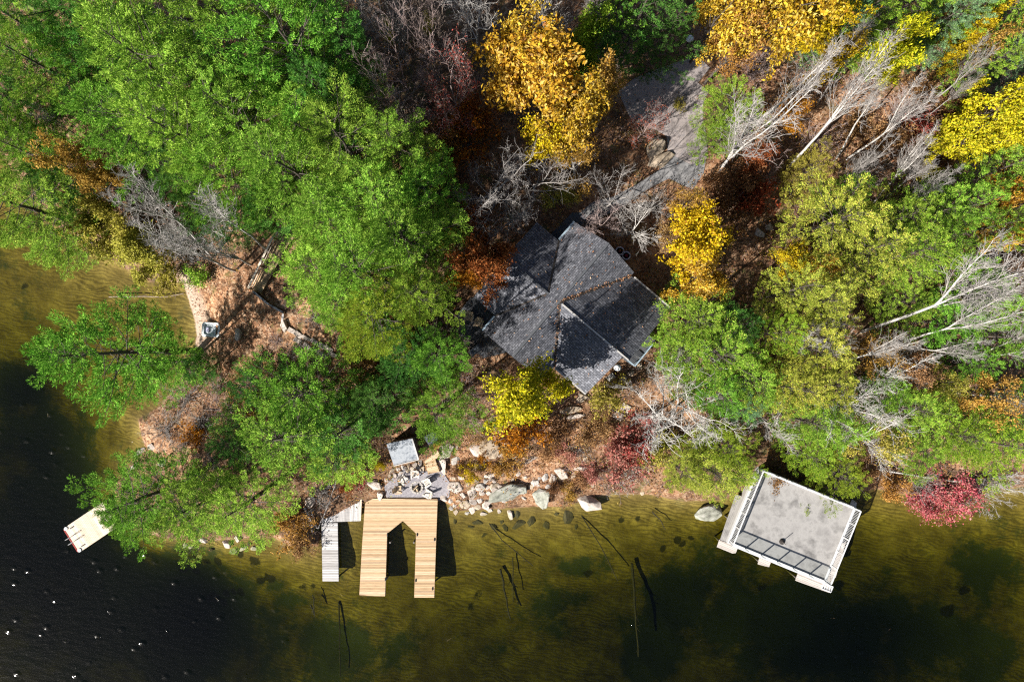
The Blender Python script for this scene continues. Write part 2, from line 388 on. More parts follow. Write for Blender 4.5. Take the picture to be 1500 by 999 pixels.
xs = axis(-50, 50, .22, 420); ys = axis(-34, 34, .22, 420)
GX, GY = np.meshgrid(xs, ys)
P2 = np.column_stack([GX.ravel(), GY.ravel()])
dS = shore_d(P2)
near = (np.abs(P2[:, 0]) < 60) & (np.abs(P2[:, 1]) < 45)
Z = terrain(P2)
nzs = np.zeros(len(P2)); nzs[near] = _small(P2[near])
Z = Z + nzs * np.clip(np.abs(dS) / 2.5, 0, 1)
nx, ny = len(xs), len(ys)
i = np.arange(ny - 1)[:, None] * nx; j = np.arange(nx - 1)[None, :]
Fq = np.stack([i + j, i + j + 1, i + nx + j + 1, i + nx + j], -1).reshape(-1, 4)
me = np_mesh('ground', np.column_stack([P2, Z]), Fq, smooth=True)
wob = np.zeros(len(P2)); wob[near] = vnoise(P2[near], .45, 5.0)
wob2 = np.zeros(len(P2)); wob2[near] = vnoise(P2[near], .13, 15.0)
Pw = P2 + np.column_stack([wob, vnoise(P2, .4, 31.0)]) * 1.3
col = np.zeros((len(P2), 4), np.float32)
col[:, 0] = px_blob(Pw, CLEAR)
muck = px_blob(P2 + np.column_stack([wob, wob2]) * 2.2, MUCK)
col[:, 1] = np.clip(muck + .35 * np.clip(wob2 * 2 - .1, 0, 1) * np.clip(-dS / 5, 0, 1), 0, 1)
col[:, 2] = px_blob(P2 + np.column_stack([wob2, wob]) * .5, WEED)
col[:, 3] = np.clip((np.exp(-((P2[:, 0] + 28.3) ** 2 / 6 + (P2[:, 1] - 3.0) ** 2 / 16))) * 1.6, 0, 1) * np.clip(1.2 - np.abs(dS - .5) / 1.2, 0, 1)
at = me.color_attributes.new('cover', 'FLOAT_COLOR', 'POINT'); at.data.foreach_set('color', col.ravel())

m, nt, out = new_mat('forest_floor_and_lake_bed'); N = nt.nodes.new; L = nt.links.new
tc = N('ShaderNodeTexCoord'); ca = N('ShaderNodeVertexColor'); ca.layer_name = 'cover'
sep = N('ShaderNodeSeparateColor'); L(ca.outputs['Color'], sep.inputs[0])
def nz_(s, d=6, r=.6, vec=None):
    n = N('ShaderNodeTexNoise'); n.inputs['Scale'].default_value = s; n.inputs['Detail'].default_value = d; n.inputs['Roughness'].default_value = r
    L(vec or tc.outputs['Object'], n.inputs['Vector']); return n
def mixc(f, a, b):
    n = N('ShaderNodeMixRGB')
    for k, v in ((0, f), (1, a), (2, b)):
        if isinstance(v, tuple): n.inputs[k].default_value = (*v, 1)
        elif isinstance(v, float): n.inputs[k].default_value = v
        else: L(v, n.inputs[k])
    return n.outputs[0]
def mrange(v, a, b, c=0., d=1.):
    n = N('ShaderNodeMapRange'); L(v, n.inputs['Value'])
    for k, x in zip(('From Min', 'From Max', 'To Min', 'To Max'), (a, b, c, d)): n.inputs[k].default_value = x
    return n.outputs[0]
def math_(op, a, b):
    n = N('ShaderNodeMath'); n.operation = op
    for k, v in ((0, a), (1, b)):
        if isinstance(v, (int, float)): n.inputs[k].default_value = v
        else: L(v, n.inputs[k])
    return n.outputs[0]
# litter: dead leaves over soil
vor = N('ShaderNodeTexVoronoi'); vor.inputs['Scale'].default_value = 5.5; L(tc.outputs['Object'], vor.inputs['Vector'])
sv = N('ShaderNodeSeparateColor'); L(vor.outputs['Color'], sv.inputs[0])
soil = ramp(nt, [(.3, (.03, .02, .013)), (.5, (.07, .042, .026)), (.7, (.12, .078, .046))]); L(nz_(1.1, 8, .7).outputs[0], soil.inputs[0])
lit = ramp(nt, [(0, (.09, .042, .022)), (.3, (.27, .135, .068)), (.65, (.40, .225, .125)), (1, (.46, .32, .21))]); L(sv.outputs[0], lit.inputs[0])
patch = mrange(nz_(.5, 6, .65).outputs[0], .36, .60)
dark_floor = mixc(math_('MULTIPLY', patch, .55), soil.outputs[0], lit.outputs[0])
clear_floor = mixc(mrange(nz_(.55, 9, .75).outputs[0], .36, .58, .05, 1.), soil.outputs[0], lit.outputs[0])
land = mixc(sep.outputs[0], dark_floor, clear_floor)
moss = mixc(mrange(nz_(.8, 4, .6).outputs[0], .58, .68, 0., .6), land, (.055, .075, .02))
sandy = ramp(nt, [(.3, (.27, .20, .15)), (.7, (.39, .315, .25))]); L(nz_(2.5, 7, .6).outputs[0], sandy.inputs[0])
land2 = mixc(ca.outputs['Alpha'], moss, sandy.outputs[0])
# lake bed: rippled sand, dark weed and muck
wv = N('ShaderNodeTexWave'); wv.wave_type = 'BANDS'; wv.bands_direction = 'Y'; wv.inputs['Scale'].default_value = .8; wv.inputs['Distortion'].default_value = 14
wv.inputs['Detail'].default_value = 3; wv.inputs['Detail Scale'].default_value = 1.1
mpw = N('ShaderNodeMapping'); mpw.inputs['Rotation'].default_value = (0, 0, math.radians(28)); mpw.inputs['Scale'].default_value = (.55, 1.25, 1); L(tc.outputs['Object'], mpw.inputs[0]); L(mpw.outputs[0], wv.inputs['Vector'])
sand = ramp(nt, [(.25, (.07, .05, .016)), (.5, (.145, .105, .034)), (.75, (.24, .18, .06))]); L(nz_(.45, 8, .65).outputs[0], sand.inputs[0])
rip = N('ShaderNodeHueSaturation'); L(sand.outputs[0], rip.inputs['Color']); ripw = math_('MULTIPLY', math_('SUBTRACT', wv.outputs['Fac'], .5), mrange(nz_(.16, 5, .6).outputs[0], .34, .58, 0., .7)); L(math_('MULTIPLY', math_('ADD', ripw, 1.), mrange(nz_(1.1, 9, .75).outputs[0], .3, .7, .62, 1.32)), rip.inputs['Value'])
specks = mrange(nz_(2.2, 9, .8).outputs[0], .55, .68, 0., .8)
bed1 = mixc(specks, rip.outputs[0], (.035, .030, .012))
mk = math_('ADD', math_('ADD', sep.outputs[1], mrange(nz_(.42, 12, .78).outputs[0], .3, .7, -.55, .50)), mrange(nz_(.09, 4, .6).outputs[0], .35, .65, -.25, .25))
bed2 = mixc(mrange(mk, .22, .62, 0., .94), bed1, (.034, .044, .024))
bed3 = mixc(mrange(math_('ADD', sep.outputs[2], mrange(nz_(1.7, 4, .6).outputs[0], .3, .7, -.25, .25)), .3, .5, 0., .9), bed2, (.018, .017, .010))
geo = N('ShaderNodeNewGeometry'); sx = N('ShaderNodeSeparateXYZ'); L(geo.outputs['Position'], sx.inputs[0])
zz = math_('ADD', sx.outputs[2], mrange(nz_(1.5, 4, .6).outputs[0], .3, .7, -.05, .05))
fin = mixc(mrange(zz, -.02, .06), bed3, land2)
b = N('ShaderNodeBsdfPrincipled'); b.inputs['Roughness'].default_value = .95; b.inputs['Specular IOR Level'].default_value = .1
L(fin, b.inputs['Base Color'])
bp = N('ShaderNodeBump'); bp.inputs['Strength'].default_value = .8; bp.inputs['Distance'].default_value = .09
hb = math_('ADD', math_('MULTIPLY', wv.outputs['Fac'], .12), nz_(3.5, 6, .7).outputs[0])
L(hb, bp.inputs['Height']); L(bp.outputs[0], b.inputs['Normal']); L(b.outputs[0], out.inputs[0])
M['ground'] = m
g = put('ground', me, None, m)
tag(g, 'leaf covered forest floor sloping down to the rippled lake bed', 'ground', kind='structure')

# ------------------------------------------------------------------ water: one closed body, tinted through its depth
mb = MB(); mb.box(-418, 418, -418, 418, -14, 0)
m, nt, out = new_mat('lake_water'); N = nt.nodes.new; L = nt.links.new
tc = N('ShaderNodeTexCoord')
tr = N('ShaderNodeBsdfTransparent'); tr.inputs[0].default_value = (.97, .97, .95, 1)
gl = N('ShaderNodeBsdfGlossy'); gl.inputs['Roughness'].default_value = .075
n1 = nz_(1.6, 4, .55); mpg = N('ShaderNodeMapping'); mpg.inputs['Scale'].default_value = (.6, 1.3, 1); mpg.inputs['Rotation'].default_value = (0, 0, .5)
L(tc.outputs['Object'], mpg.inputs[0]); L(mpg.outputs[0], n1.inputs['Vector'])
vg = N('ShaderNodeTexVoronoi'); vg.feature = 'F1'; vg.inputs['Scale'].default_value = .75; vg.inputs['Randomness'].default_value = 1.0; mpv = N('ShaderNodeMapping'); mpv.inputs['Scale'].default_value = (1, 1.35, 1); mpv.inputs['Rotation'].default_value = (0, 0, .6); L(tc.outputs['Object'], mpv.inputs[0]); L(mpv.outputs[0], vg.inputs['Vector'])
vr = N('ShaderNodeSeparateColor'); L(vg.outputs['Color'], vr.inputs[0])
# low wavelets: small domes, a random share of the cells has one
uu = mrange(math_('DIVIDE', vg.outputs['Distance'], .75), 0., .45, 0., 1.)
dome = math_('MULTIPLY', math_('SUBTRACT', 1., math_('MULTIPLY', uu, uu)), mrange(math_('SUBTRACT', vr.outputs[0], mrange(nz_(.12, 3, .6).outputs[0], .4, .62, .9, .25)), 0., .01))
hgt = math_('ADD', math_('MULTIPLY', n1.outputs[0], .03), math_('MULTIPLY', math_('MULTIPLY', dome, dome), mrange(vr.outputs[1], 0., 1., .026, .056)))
bp = N('ShaderNodeBump'); bp.inputs['Strength'].default_value = 1.0; bp.inputs['Distance'].default_value = 1.0; L(hgt, bp.inputs['Height'])
L(bp.outputs[0], gl.inputs['Normal'])
lw = N('ShaderNodeLayerWeight'); lw.inputs['Blend'].default_value = .5; L(bp.outputs[0], lw.inputs['Normal'])
fr = N('ShaderNodeMath'); fr.operation = 'MULTIPLY_ADD'; L(math_('POWER', lw.outputs['Facing'], 5.), fr.inputs[0]); fr.inputs[1].default_value = .98; fr.inputs[2].default_value = .02
mx = N('ShaderNodeMixShader'); L(fr.outputs[0], mx.inputs[0]); L(tr.outputs[0], mx.inputs[1]); L(gl.outputs[0], mx.inputs[2]); L(mx.outputs[0], out.inputs['Surface'])
va = N('ShaderNodeVolumeAbsorption'); va.inputs['Color'].default_value = (.545, .585, .06, 1); va.inputs['Density'].default_value = .80
L(va.outputs[0], out.inputs['Volume'])
M['water'] = m
w = mb.build('water', m); tag(w, 'clear dark lake water, amber over the shallows', 'water', kind='structure')

# ------------------------------------------------------------------ draped sheets: driveway, lower walk, gravel patio
def drape(name, poly_px, mat, lift, label, cat, step=.3, zfun=None):
    pw = [ground_at(*p) for p in poly_px]
    poly = np.array([(p.x, p.y) for p in pw])
    lo = poly.min(0) - .1; hi = poly.max(0) + .1
    ax = np.arange(lo[0], hi[0], step); ay = np.arange(lo[1], hi[1], step)
    bm = bmesh.new()
    bv = [bm.verts.new((x, y, 0)) for x, y in poly]; bm.faces.new(bv)
    for x in ax: bmesh.ops.bisect_plane(bm, geom=bm.verts[:] + bm.edges[:] + bm.faces[:], plane_co=(x, 0, 0), plane_no=(1, 0, 0))
    for y in ay: bmesh.ops.bisect_plane(bm, geom=bm.verts[:] + bm.edges[:] + bm.faces[:], plane_co=(0, y, 0), plane_no=(0, 1, 0))
    Pv = np.array([(v.co.x, v.co.y) for v in bm.verts])
    zz = terrain(Pv) + _small(Pv) * np.clip(np.abs(shore_d(Pv)) / 2.5, 0, 1) + lift
    for v, z in zip(bm.verts, zz): v.co.z = z
    bmesh.ops.recalc_face_normals(bm, faces=bm.faces[:])
    if sum(f.normal.z for f in bm.faces) < 0: bmesh.ops.reverse_faces(bm, faces=bm.faces[:])
    me = bpy.data.meshes.new(name); bm.to_mesh(me); bm.free()
    o = put(name, me, None, mat)
    return tag(o, label, cat, kind='structure')

M['gravel'] = rough_mat('gravel', (.15, .14, .155), (.36, .34, .35), 7, detail=8)
M['gravel_leafy'] = rough_mat('leafy_gravel', (.12, .108, .112), (.34, .295, .28), 2.6, c3=(.22, .20, .205), detail=11)
M['asphalt'] = rough_mat('worn_asphalt', (.14, .14, .147), (.27, .265, .265), 2.4, detail=11)
M['patio_gravel'] = rough_mat('patio_gravel', (.13, .12, .135), (.34, .32, .335), 9, detail=8)
DRIVE = [(905, 135), (925, 118), (958, 104), (990, 92), (1022, 84), (1040, 100), (1022, 122), (1038, 134), (1030, 152), (1030, 176), (1036, 205), (1036, 232), (1012, 242), (978, 226), (976, 200), (955, 188), (925, 178)]
WALK = [(978, 226), (1012, 242), (1034, 234), (1030, 255), (1014, 278), (992, 268), (980, 262), (955, 274), (930, 290), (905, 308), (880, 318), (862, 322), (850, 312), (868, 296), (900, 288), (930, 272), (955, 256), (972, 244)]
PATH = [(862, 322), (880, 318), (868, 330), (835, 345), (812, 375), (780, 412), (745, 440), (730, 430), (765, 392), (800, 350), (838, 312), (850, 312)]
PATIO = [(566, 728), (563, 712), (575, 700), (590, 688), (622, 690), (648, 690), (660, 708), (658, 728), (640, 734), (600, 734)]
drape('driveway', DRIVE, M['gravel_leafy'], .05, 'pale gravel driveway strewn with leaves ending above the house', 'driveway')
drape('paved_walk', WALK, M['asphalt'], .07, 'worn grey paved walk curving from the driveway to the house', 'path')
drape('footpath', PATH, M['slate'], .06, 'shaded slate footpath running along the upper side of the house', 'path')
drape('patio', PATIO, M['patio_gravel'], .06, 'grey pea gravel patio behind the new dock', 'patio')
# ------------------------------------------------------------------ plant generators: real size, base at the origin
def unit(v): return v / (np.linalg.norm(v, axis=-1, keepdims=True) + 1e-9)

def plumes(PA, PB, PR, K, rng, ln, wd, flat=.75):
    """needle plumes: fine blades standing out all round the axes PA -> PB, fullest near the middle"""
    n = len(PA); ax = PB - PA; Lp = np.linalg.norm(ax, axis=1, keepdims=True); ax = ax / Lp
    ref = np.where(np.abs(ax[:, 2:3]) < .9, np.array([[0, 0, 1.]]), np.array([[1., 0, 0]]))
    e1 = unit(np.cross(ax, ref)); e2 = np.cross(e1, ax)
    rp = lambda v: np.repeat(v, K, 0)
    t = rng.uniform(0, 1, (n * K, 1)) ** .85; ph = rng.uniform(0, 6.283, (n * K, 1))
    rad = rp(PR) * np.sin(np.pi * (.10 + .82 * t)) ** .7 * rng.uniform(.45, 1.0, (n * K, 1)) ** .5
    nn = np.cos(ph) * rp(e1) + np.sin(ph) * rp(e2) * flat
    base = rp(PA) + rp(ax * Lp) * t + nn * rad
    nu = unit(np.cos(ph) * rp(e1) * flat + np.sin(ph) * rp(e2))
    d = unit(rp(ax) * .75 + nn * .65 + rng.normal(0, .30, (n * K, 3)))
    w = unit(np.cross(d, nu + rng.normal(0, .35, (n * K, 3)))) * (wd * rng.uniform(.7, 1.3, (n * K, 1)))
    L_ = ln * rng.uniform(.6, 1.3, (n * K, 1))
    V = np.stack([base - w, base + w, base + d * L_ + w * .35, base + d * L_ - w * .35], 1).reshape(-1, 3)
    return V, np.arange(n * K * 4).reshape(-1, 4)

def conifer(seed, h=18., R=4.2, base=.22, whorl=1.35, per=5, pl=1.2, pr=.30, K=100, ln=.16, wd=.022, rise=.30, shape=1.0, droop=0., irr=.6, gap=.82, flat=.7, lift=.34):
    """trunk, whorled boughs, each bough ending in separate needle plumes"""
    rng = np.random.default_rng(seed)
    paths = [(np.column_stack([np.cumsum(rng.normal(0, .04, 9)), np.cumsum(rng.normal(0, .04, 9)), np.linspace(0, h * .97, 9)]), np.linspace(.016 * h, .03, 9), 7)]
    tp = paths[0][0]; PA, PB, PR = [], [], []
    def plume(p, d, L_, r):
        PA.append(p); PB.append(p + d * L_); PR.append([r])
    z = h * base; ang0 = rng.uniform(0, 6.28); side = rng.uniform(.7, 1.25, 6)
    while z < h * .985:
        t = (z - h * base) / (h * (1 - base))
        prof = (1 - t) ** (.75 * shape) * (.6 + .4 * min(1, t / .2)) + .05
        nb = max(3, int(per + rng.integers(-1, 2))); ang0 += rng.uniform(.3, 1.2)
        cx = np.interp(z, tp[:, 2], tp[:, 0]); cy = np.interp(z, tp[:, 2], tp[:, 1])
        for b_ in range(nb):
            a = ang0 + b_ * 2 * math.pi / nb + rng.normal(0, .2)
            Lb = max(.35, R * prof * (1 + rng.normal(0, irr * .5)) * side[int((a % 6.283) / 1.0472) % 6])
            if rng.random() < .08 and t < .6: continue
            s = np.linspace(0, 1, 6); el = rise + .5 * t * (1 - droop) + rng.normal(0, .07)
            aa = a + rng.normal(0, .10) * s
            zz = z + rng.normal(0, .12) + Lb * (math.sin(el) * s + (.16 - droop * .4) * s ** 2.5)
            Bp = np.column_stack([cx + Lb * s * np.cos(aa), cy + Lb * s * np.sin(aa), zz])
            paths.append((Bp, np.linspace(max(.018, .014 * Lb), .008, 6), 3))
            e = Bp[-1] - Bp[-2]; e /= np.linalg.norm(e); f = min(1., .45 + .17 * Lb)
            plume(Bp[-1] - e * pl * .55 * f, unit(e + np.array([0, 0, lift * .6])), pl * f * rng.uniform(.9, 1.25), pr * f)
            m = int(max(0, Lb - .5) / gap * 1.15 + rng.random())
            for k in range(m):
                u = .22 + .72 * (k + rng.uniform(.1, .9)) / max(1, m)
                p = np.array([np.interp(u, s, Bp[:, q]) for q in range(3)]); sg = 1 if k % 2 else -1
                th = sg * rng.uniform(.5, 1.0)
                dd = np.array([math.cos(a + th), math.sin(a + th), 0]); L2 = Lb * (1 - u) * .5 + rng.uniform(.1, .35)
                q = p + dd * L2 + np.array([0, 0, .10 * L2 - droop * .2])
                paths.append((np.array([p, q]), np.array([.012, .008]), 3))
                dp = unit(dd * .75 + e * .5 + np.array([0, 0, lift + rng.normal(0, .12) - droop]))
                g = f * rng.uniform(.7, 1.15)
                plume(q - dp * pl * .3 * g, dp, pl * g, pr * g)
                if L2 > .7: plume(p + dd * L2 * .3, unit(dp + rng.normal(0, .3, 3)), pl * .7 * g, pr * .8 * g)
        z += whorl * (1.0 - .4 * t) * rng.uniform(.8, 1.2)
    top = np.array([tp[-1, 0], tp[-1, 1], h * .96]); plume(top - np.array([0, 0, .5]), np.array([0, 0, 1.]), 1.0, pr * .7)
    V, Fq = plumes(np.array(PA), np.array(PB), np.array(PR), K, rng, ln, wd, flat)
    return tubes_mesh('trunk', paths), np_mesh('crown', V, Fq)

def leaf_quads(P, rng, size, out=None, upb=.5, aspect=.8):
    n = len(P)
    nrm = rng.normal(0, 1, (n, 3)) * .75 + np.array([0, 0, upb])
    if out is not None: nrm = nrm + out * .5
    nrm = unit(nrm)
    a = unit(np.cross(nrm, rng.normal(0, 1, (n, 3)))); b = np.cross(nrm, a)
    s = size * rng.uniform(.6, 1.35, (n, 1))
    V = np.stack([P - a * s, P - b * s * aspect * .6 + a * s * .1, P + a * s, P + b * s * aspect * .6 + a * s * .1], 1)
    V[:, 1] += nrm * s * .25; V[:, 3] += nrm * s * .25
    return V.reshape(-1, 3), np.arange(n * 4).reshape(-1, 4)

def limb(p, d, L_, r0, r1, rng, n=5, wob=.12, up=.15):
    pts = [p]; d = d / np.linalg.norm(d)
    for k in range(n):
        d = d + rng.normal(0, wob, 3) + np.array([0, 0, up / n]); d /= np.linalg.norm(d)
        pts.append(pts[-1] + d * L_ / n)
    return np.array(pts), np.linspace(r0, r1, n + 1), d

def broadleaf(seed, h=11., R=4., base=.28, limbs=9, subs=6, twigs=5, leaves=36, size=.15, clump=.34, upb=.6):
    rng = np.random.default_rng(seed)
    paths = []
    tr, rr, d = limb(np.zeros(3), np.array([0, 0, 1.]), h * .62, .022 * h, .010 * h, rng, 6, .05, .3)
    paths.append((tr, rr, 7)); LP, LO = [], []
    ctr = np.array([0, 0, h * .62])
    for i in range(limbs):
        t = base + (.62 - base) * (i + rng.uniform(0, .8)) / limbs
        p = np.array([np.interp(t * h, tr[:, 2], tr[:, q]) for q in range(3)]) if t * h < tr[-1, 2] else tr[-1]
        a = i * 2.4 + rng.normal(0, .35)
        el = .25 + 1.0 * (i / limbs) + rng.normal(0, .12)
        dr = np.array([math.cos(a) * math.cos(el), math.sin(a) * math.cos(el), math.sin(el)])
        Lb = R * (.95 - .25 * i / limbs) * rng.uniform(.8, 1.15) / max(.55, math.cos(el * .8))
        Lb = min(Lb, h * .45)
        lp, lr, ld = limb(p, dr, Lb, .0085 * h, .03, rng, 6, .13, .45); paths.append((lp, lr, 5))
        for j in range(subs):
            u = .35 + .65 * (j + rng.uniform(0, 1)) / subs
            q = np.array([np.interp(u, np.linspace(0, 1, len(lp)), lp[:, k]) for k in range(3)])
            dd = unit(ld + rng.normal(0, .75, 3) + np.array([0, 0, .35]))
            sp, sr, sd = limb(q, dd, Lb * rng.uniform(.25, .48), .028, .012, rng, 4, .16, .3); paths.append((sp, sr, 3))
            for k in range(twigs):
                e = sp[rng.integers(1, len(sp))] + rng.normal(0, .1, 3)
                d2 = unit(sd + rng.normal(0, .8, 3)); e2 = e + d2 * rng.uniform(.25, .7)
                nl = int(leaves * rng.uniform(.5, 1.3))
                if nl > 0:
                    cc = e2 + rng.normal(0, 1, (nl, 3)) * clump * np.array([1, 1, .62]) * rng.uniform(.6, 1.1)
                    LP.append(cc); LO.append(np.repeat(unit(e2 - ctr)[None], nl, 0))
    V, Fq = leaf_quads(np.vstack(LP), rng, size, np.vstack(LO), upb)
    return tubes_mesh('trunk', paths), np_mesh('crown', V, Fq)

def bare(seed, h=11., R=4., limbs=8, trunk=.5, subs=8, tw=6, fine=4, el0=.35, el1=1.2, wob=.11, rt=.016, keep=.0, leafn=0):
    """leafless spreading tree: trunk mesh and branch mesh, optionally a few last leaves"""
    rng = np.random.default_rng(seed)
    tr, rr, d = limb(np.zeros(3), np.array([0, 0, 1.]), h * trunk, rt * h * .7, rt * h * .45, rng, 6, .06, .3)
    B = []; LP = []
    lim = []
    for i in range(limbs):
        t = .45 + .55 * i / max(1, limbs - 1)
        p = tr[0] + np.array([np.interp(t, np.linspace(0, 1, len(tr)), tr[:, q]) for q in range(3)])
        a = i * 2.4 + rng.normal(0, .4); el = el0 + (el1 - el0) * i / limbs + rng.normal(0, .1)
        dr = np.array([math.cos(a) * math.cos(el), math.sin(a) * math.cos(el), math.sin(el)])
        Lb = (R * .9 / max(.5, math.cos(el))) * rng.uniform(.75, 1.15)
        Lb = min(Lb, h * (1 - trunk * .8))
        lp, lr, ld = limb(p, dr, Lb, rt * h * .36, .02, rng, 8, wob, .35); B.append((lp, lr, 5))
        for j in range(subs):
            u = .25 + .75 * (j + rng.uniform(0, 1)) / subs
            q = np.array([np.interp(u, np.linspace(0, 1, len(lp)), lp[:, k]) for k in range(3)])
            dd = unit(ld + rng.normal(0, .6, 3) + np.array([0, 0, .2]))
            Ls = Lb * rng.uniform(.28, .55) * (1.15 - .5 * u)
            sp, sr, sd = limb(q, dd, Ls, .026 * (1.2 - .5 * u), .011, rng, 5, wob * 1.1, .25); B.append((sp, sr, 4))
            for k in range(tw):
                v = .2 + .8 * (k + rng.uniform(0, 1)) / tw
                e = np.array([np.interp(v, np.linspace(0, 1, len(sp)), sp[:, m_]) for m_ in range(3)])
                d2 = unit(sd + rng.normal(0, .6, 3) + np.array([0, 0, .15]))
                tp_, trr, td = limb(e, d2, Ls * rng.uniform(.3, .6), .016, .009, rng, 3, wob * 1.2, .15); B.append((tp_, trr, 3))
                for f_ in range(fine):
                    e2 = tp_[rng.integers(1, 4)]; d3 = unit(td + rng.normal(0, .65, 3))
                    B.append((np.array([e2, e2 + d3 * rng.uniform(.15, .45)]), np.array([.010, .006]), 3))
                if leafn: LP.append(tp_[-1] + rng.normal(0, .22, (leafn, 3)))
    lv = None
    if leafn:
        V, Fq = leaf_quads(np.vstack(LP), rng, .10); lv = np_mesh('last_leaves', V, Fq)
    return tubes_mesh('trunk', [(tr, rr, 8)]), tubes_mesh('branches', B), lv

def birch(seed, h=16., stems=2, subs=18, tw=7, fine=4, spread=.17, rt=.0074, fork=.4):
    """tall leafless tree with steep ascending branches"""
    rng = np.random.default_rng(seed)
    tr, rr, d = limb(np.zeros(3), np.array([0, 0, 1.]), h * fork, rt * h, rt * h * .7, rng, 6, .035, .25)
    T = [(tr, rr, 8)]; B = []
    for s in range(stems):
        a = s * 2 * math.pi / stems + rng.uniform(0, 1.5); el = spread * rng.uniform(.5, 1.2)
        dr = np.array([math.cos(a) * math.sin(el), math.sin(a) * math.sin(el), math.cos(el)])
        Ls = h * (1 - fork) * rng.uniform(.8, 1.05)
        lp, lr, ld = limb(tr[-1], dr, Ls, rt * h * .62, .02, rng, 10, .05, .35); T.append((lp, lr, 6))
        for j in range(subs):
            u = .06 + .92 * (j + rng.uniform(0, 1)) / subs
            q = np.array([np.interp(u, np.linspace(0, 1, len(lp)), lp[:, k]) for k in range(3)])
            a2 = j * 2.4 + rng.normal(0, .4); el2 = rng.uniform(.30, .68)
            dd = unit(np.array([math.cos(a2) * math.sin(el2), math.sin(a2) * math.sin(el2), math.cos(el2)]) + ld * .35)
            L2 = (1.0 + 2.6 * (1 - u)) * rng.uniform(.6, 1.15)
            sp, sr, sd = limb(q, dd, L2, .021 * (1.25 - .6 * u), .008, rng, 6, .10, .35); B.append((sp, sr, 4))
            for k in range(tw):
                v = .15 + .85 * (k + rng.uniform(0, 1)) / tw
                e = np.array([np.interp(v, np.linspace(0, 1, len(sp)), sp[:, m_]) for m_ in range(3)])
                d2 = unit(sd + rng.normal(0, .45, 3) + np.array([0, 0, .2]))
                tp_, trr, td = limb(e, d2, L2 * rng.uniform(.25, .5), .015, .008, rng, 3, .14, .2); B.append((tp_, trr, 3))
                for f_ in range(fine):
                    e2 = tp_[rng.integers(1, 4)]; d3 = unit(td + rng.normal(0, .5, 3))
                    B.append((np.array([e2, e2 + d3 * rng.uniform(.2, .5)]), np.array([.008, .005]), 3))
    return tubes_mesh('trunk', T), tubes_mesh('branches', B)

def shrub(seed, h=1.8, R=1.2, stems=14, leaves=26, size=.085, clump=.2):
    rng = np.random.default_rng(seed); S = []; LP = []
    for i in range(stems):
        a = rng.uniform(0, 6.28); el = rng.uniform(.55, 1.45)
        dr = np.array([math.cos(a) * math.cos(el), math.sin(a) * math.cos(el), math.sin(el)])
        Lb = h * rng.uniform(.7, 1.05) * (R / h * math.cos(el) + math.sin(el))
        lp, lr, ld = limb(rng.normal(0, .08, 3) * [1, 1, 0], dr, Lb, .02, .008, rng, 5, .14, .2); S.append((lp, lr, 3))
        for j in range(6):
            q = lp[rng.integers(2, 6)]; dd = unit(ld + rng.normal(0, .7, 3)); e = q + dd * rng.uniform(.15, .5)
            S.append((np.array([q, e]), np.array([.009, .005]), 3))
            if leaves: LP.append(e + rng.normal(0, clump, (leaves, 3)) * [1, 1, .7])
    st = tubes_mesh('stems', S)
    if not leaves: return st, None
    V, Fq = leaf_quads(np.vstack(LP), rng, size); return st, np_mesh('foliage', V, Fq)

def twigs(seed, h=2.2, R=1.4, stems=22):
    rng = np.random.default_rng(seed); S = []
    for i in range(stems):
        a = rng.uniform(0, 6.28); el = rng.uniform(.35, 1.4)
        dr = np.array([math.cos(a) * math.cos(el), math.sin(a) * math.cos(el), math.sin(el)])
        Lb = h * rng.uniform(.7, 1.1) * (R / h * math.cos(el) + math.sin(el))
        lp, lr, ld = limb(rng.normal(0, .15, 3) * [1, 1, 0], dr, Lb, .028, .010, rng, 6, .13, .15); S.append((lp, lr, 3))
        for j in range(7):
            q = lp[rng.integers(1, 7)]; dd = unit(ld + rng.normal(0, .6, 3)); sp, sr, sd = limb(q, dd, rng.uniform(.3, .8), .013, .008, rng, 3, .2, .1); S.append((sp, sr, 3))
            for k in range(3):
                e = sp[rng.integers(1, 4)]; S.append((np.array([e, e + unit(sd + rng.normal(0, .6, 3)) * rng.uniform(.12, .35)]), np.array([.008, .006]), 3))
    return tubes_mesh('stems', S), None

PROTO = {'Q': [conifer(21 + i, base=.38, whorl=1.0, per=6) for i in range(2)],
         'P': [conifer(11 + i) for i in range(5)],
         'H': [conifer(31 + i, h=12, R=3.0, base=.10, whorl=.92, per=5, pl=.85, pr=.25, K=70, ln=.12, wd=.022, rise=.22, shape=.8, droop=.08, irr=.65, gap=.62, flat=.6, lift=.24) for i in range(4)],
         'B': [broadleaf(51 + i, limbs=10 + i) for i in range(4)],
         'L': [broadleaf(61 + i, limbs=9, subs=6, twigs=4, leaves=20, size=.14, clump=.40) for i in range(3)],
         'N': [bare(71 + i, el0=(.15, .3, .45, .2)[i], wob=(.10, .13, .09, .15)[i]) for i in range(4)],
         'F': [birch(81 + i, stems=(1, 3, 2, 4)[i], fork=(.5, .40, .5, .22)[i], subs=(26, 15, 18, 14)[i]) for i in range(4)],
         'U': [shrub(91 + i) for i in range(3)],
         'T': [twigs(95 + i) for i in range(3)],
         'K': [bare(101 + i, leafn=5, el0=.3) for i in range(2)]}
REAL = {'Q': (18., 4.2), 'P': (18., 4.2), 'H': (12., 3.0), 'B': (11., 4.6), 'L': (11., 4.6), 'N': (11., 4.4), 'K': (11., 4.4), 'U': (1.8, 1.5), 'T': (2.2, 1.9)}
COUNT = {}
def proto(k):
    COUNT[k] = COUNT.get(k, -1) + 1
    return PROTO[k][COUNT[k] % len(PROTO[k])]
CF = {'Q': .62, 'P': .55, 'H': .5, 'B': .68, 'L': .68, 'N': .6, 'K': .6, 'U': .5, 'T': .45}
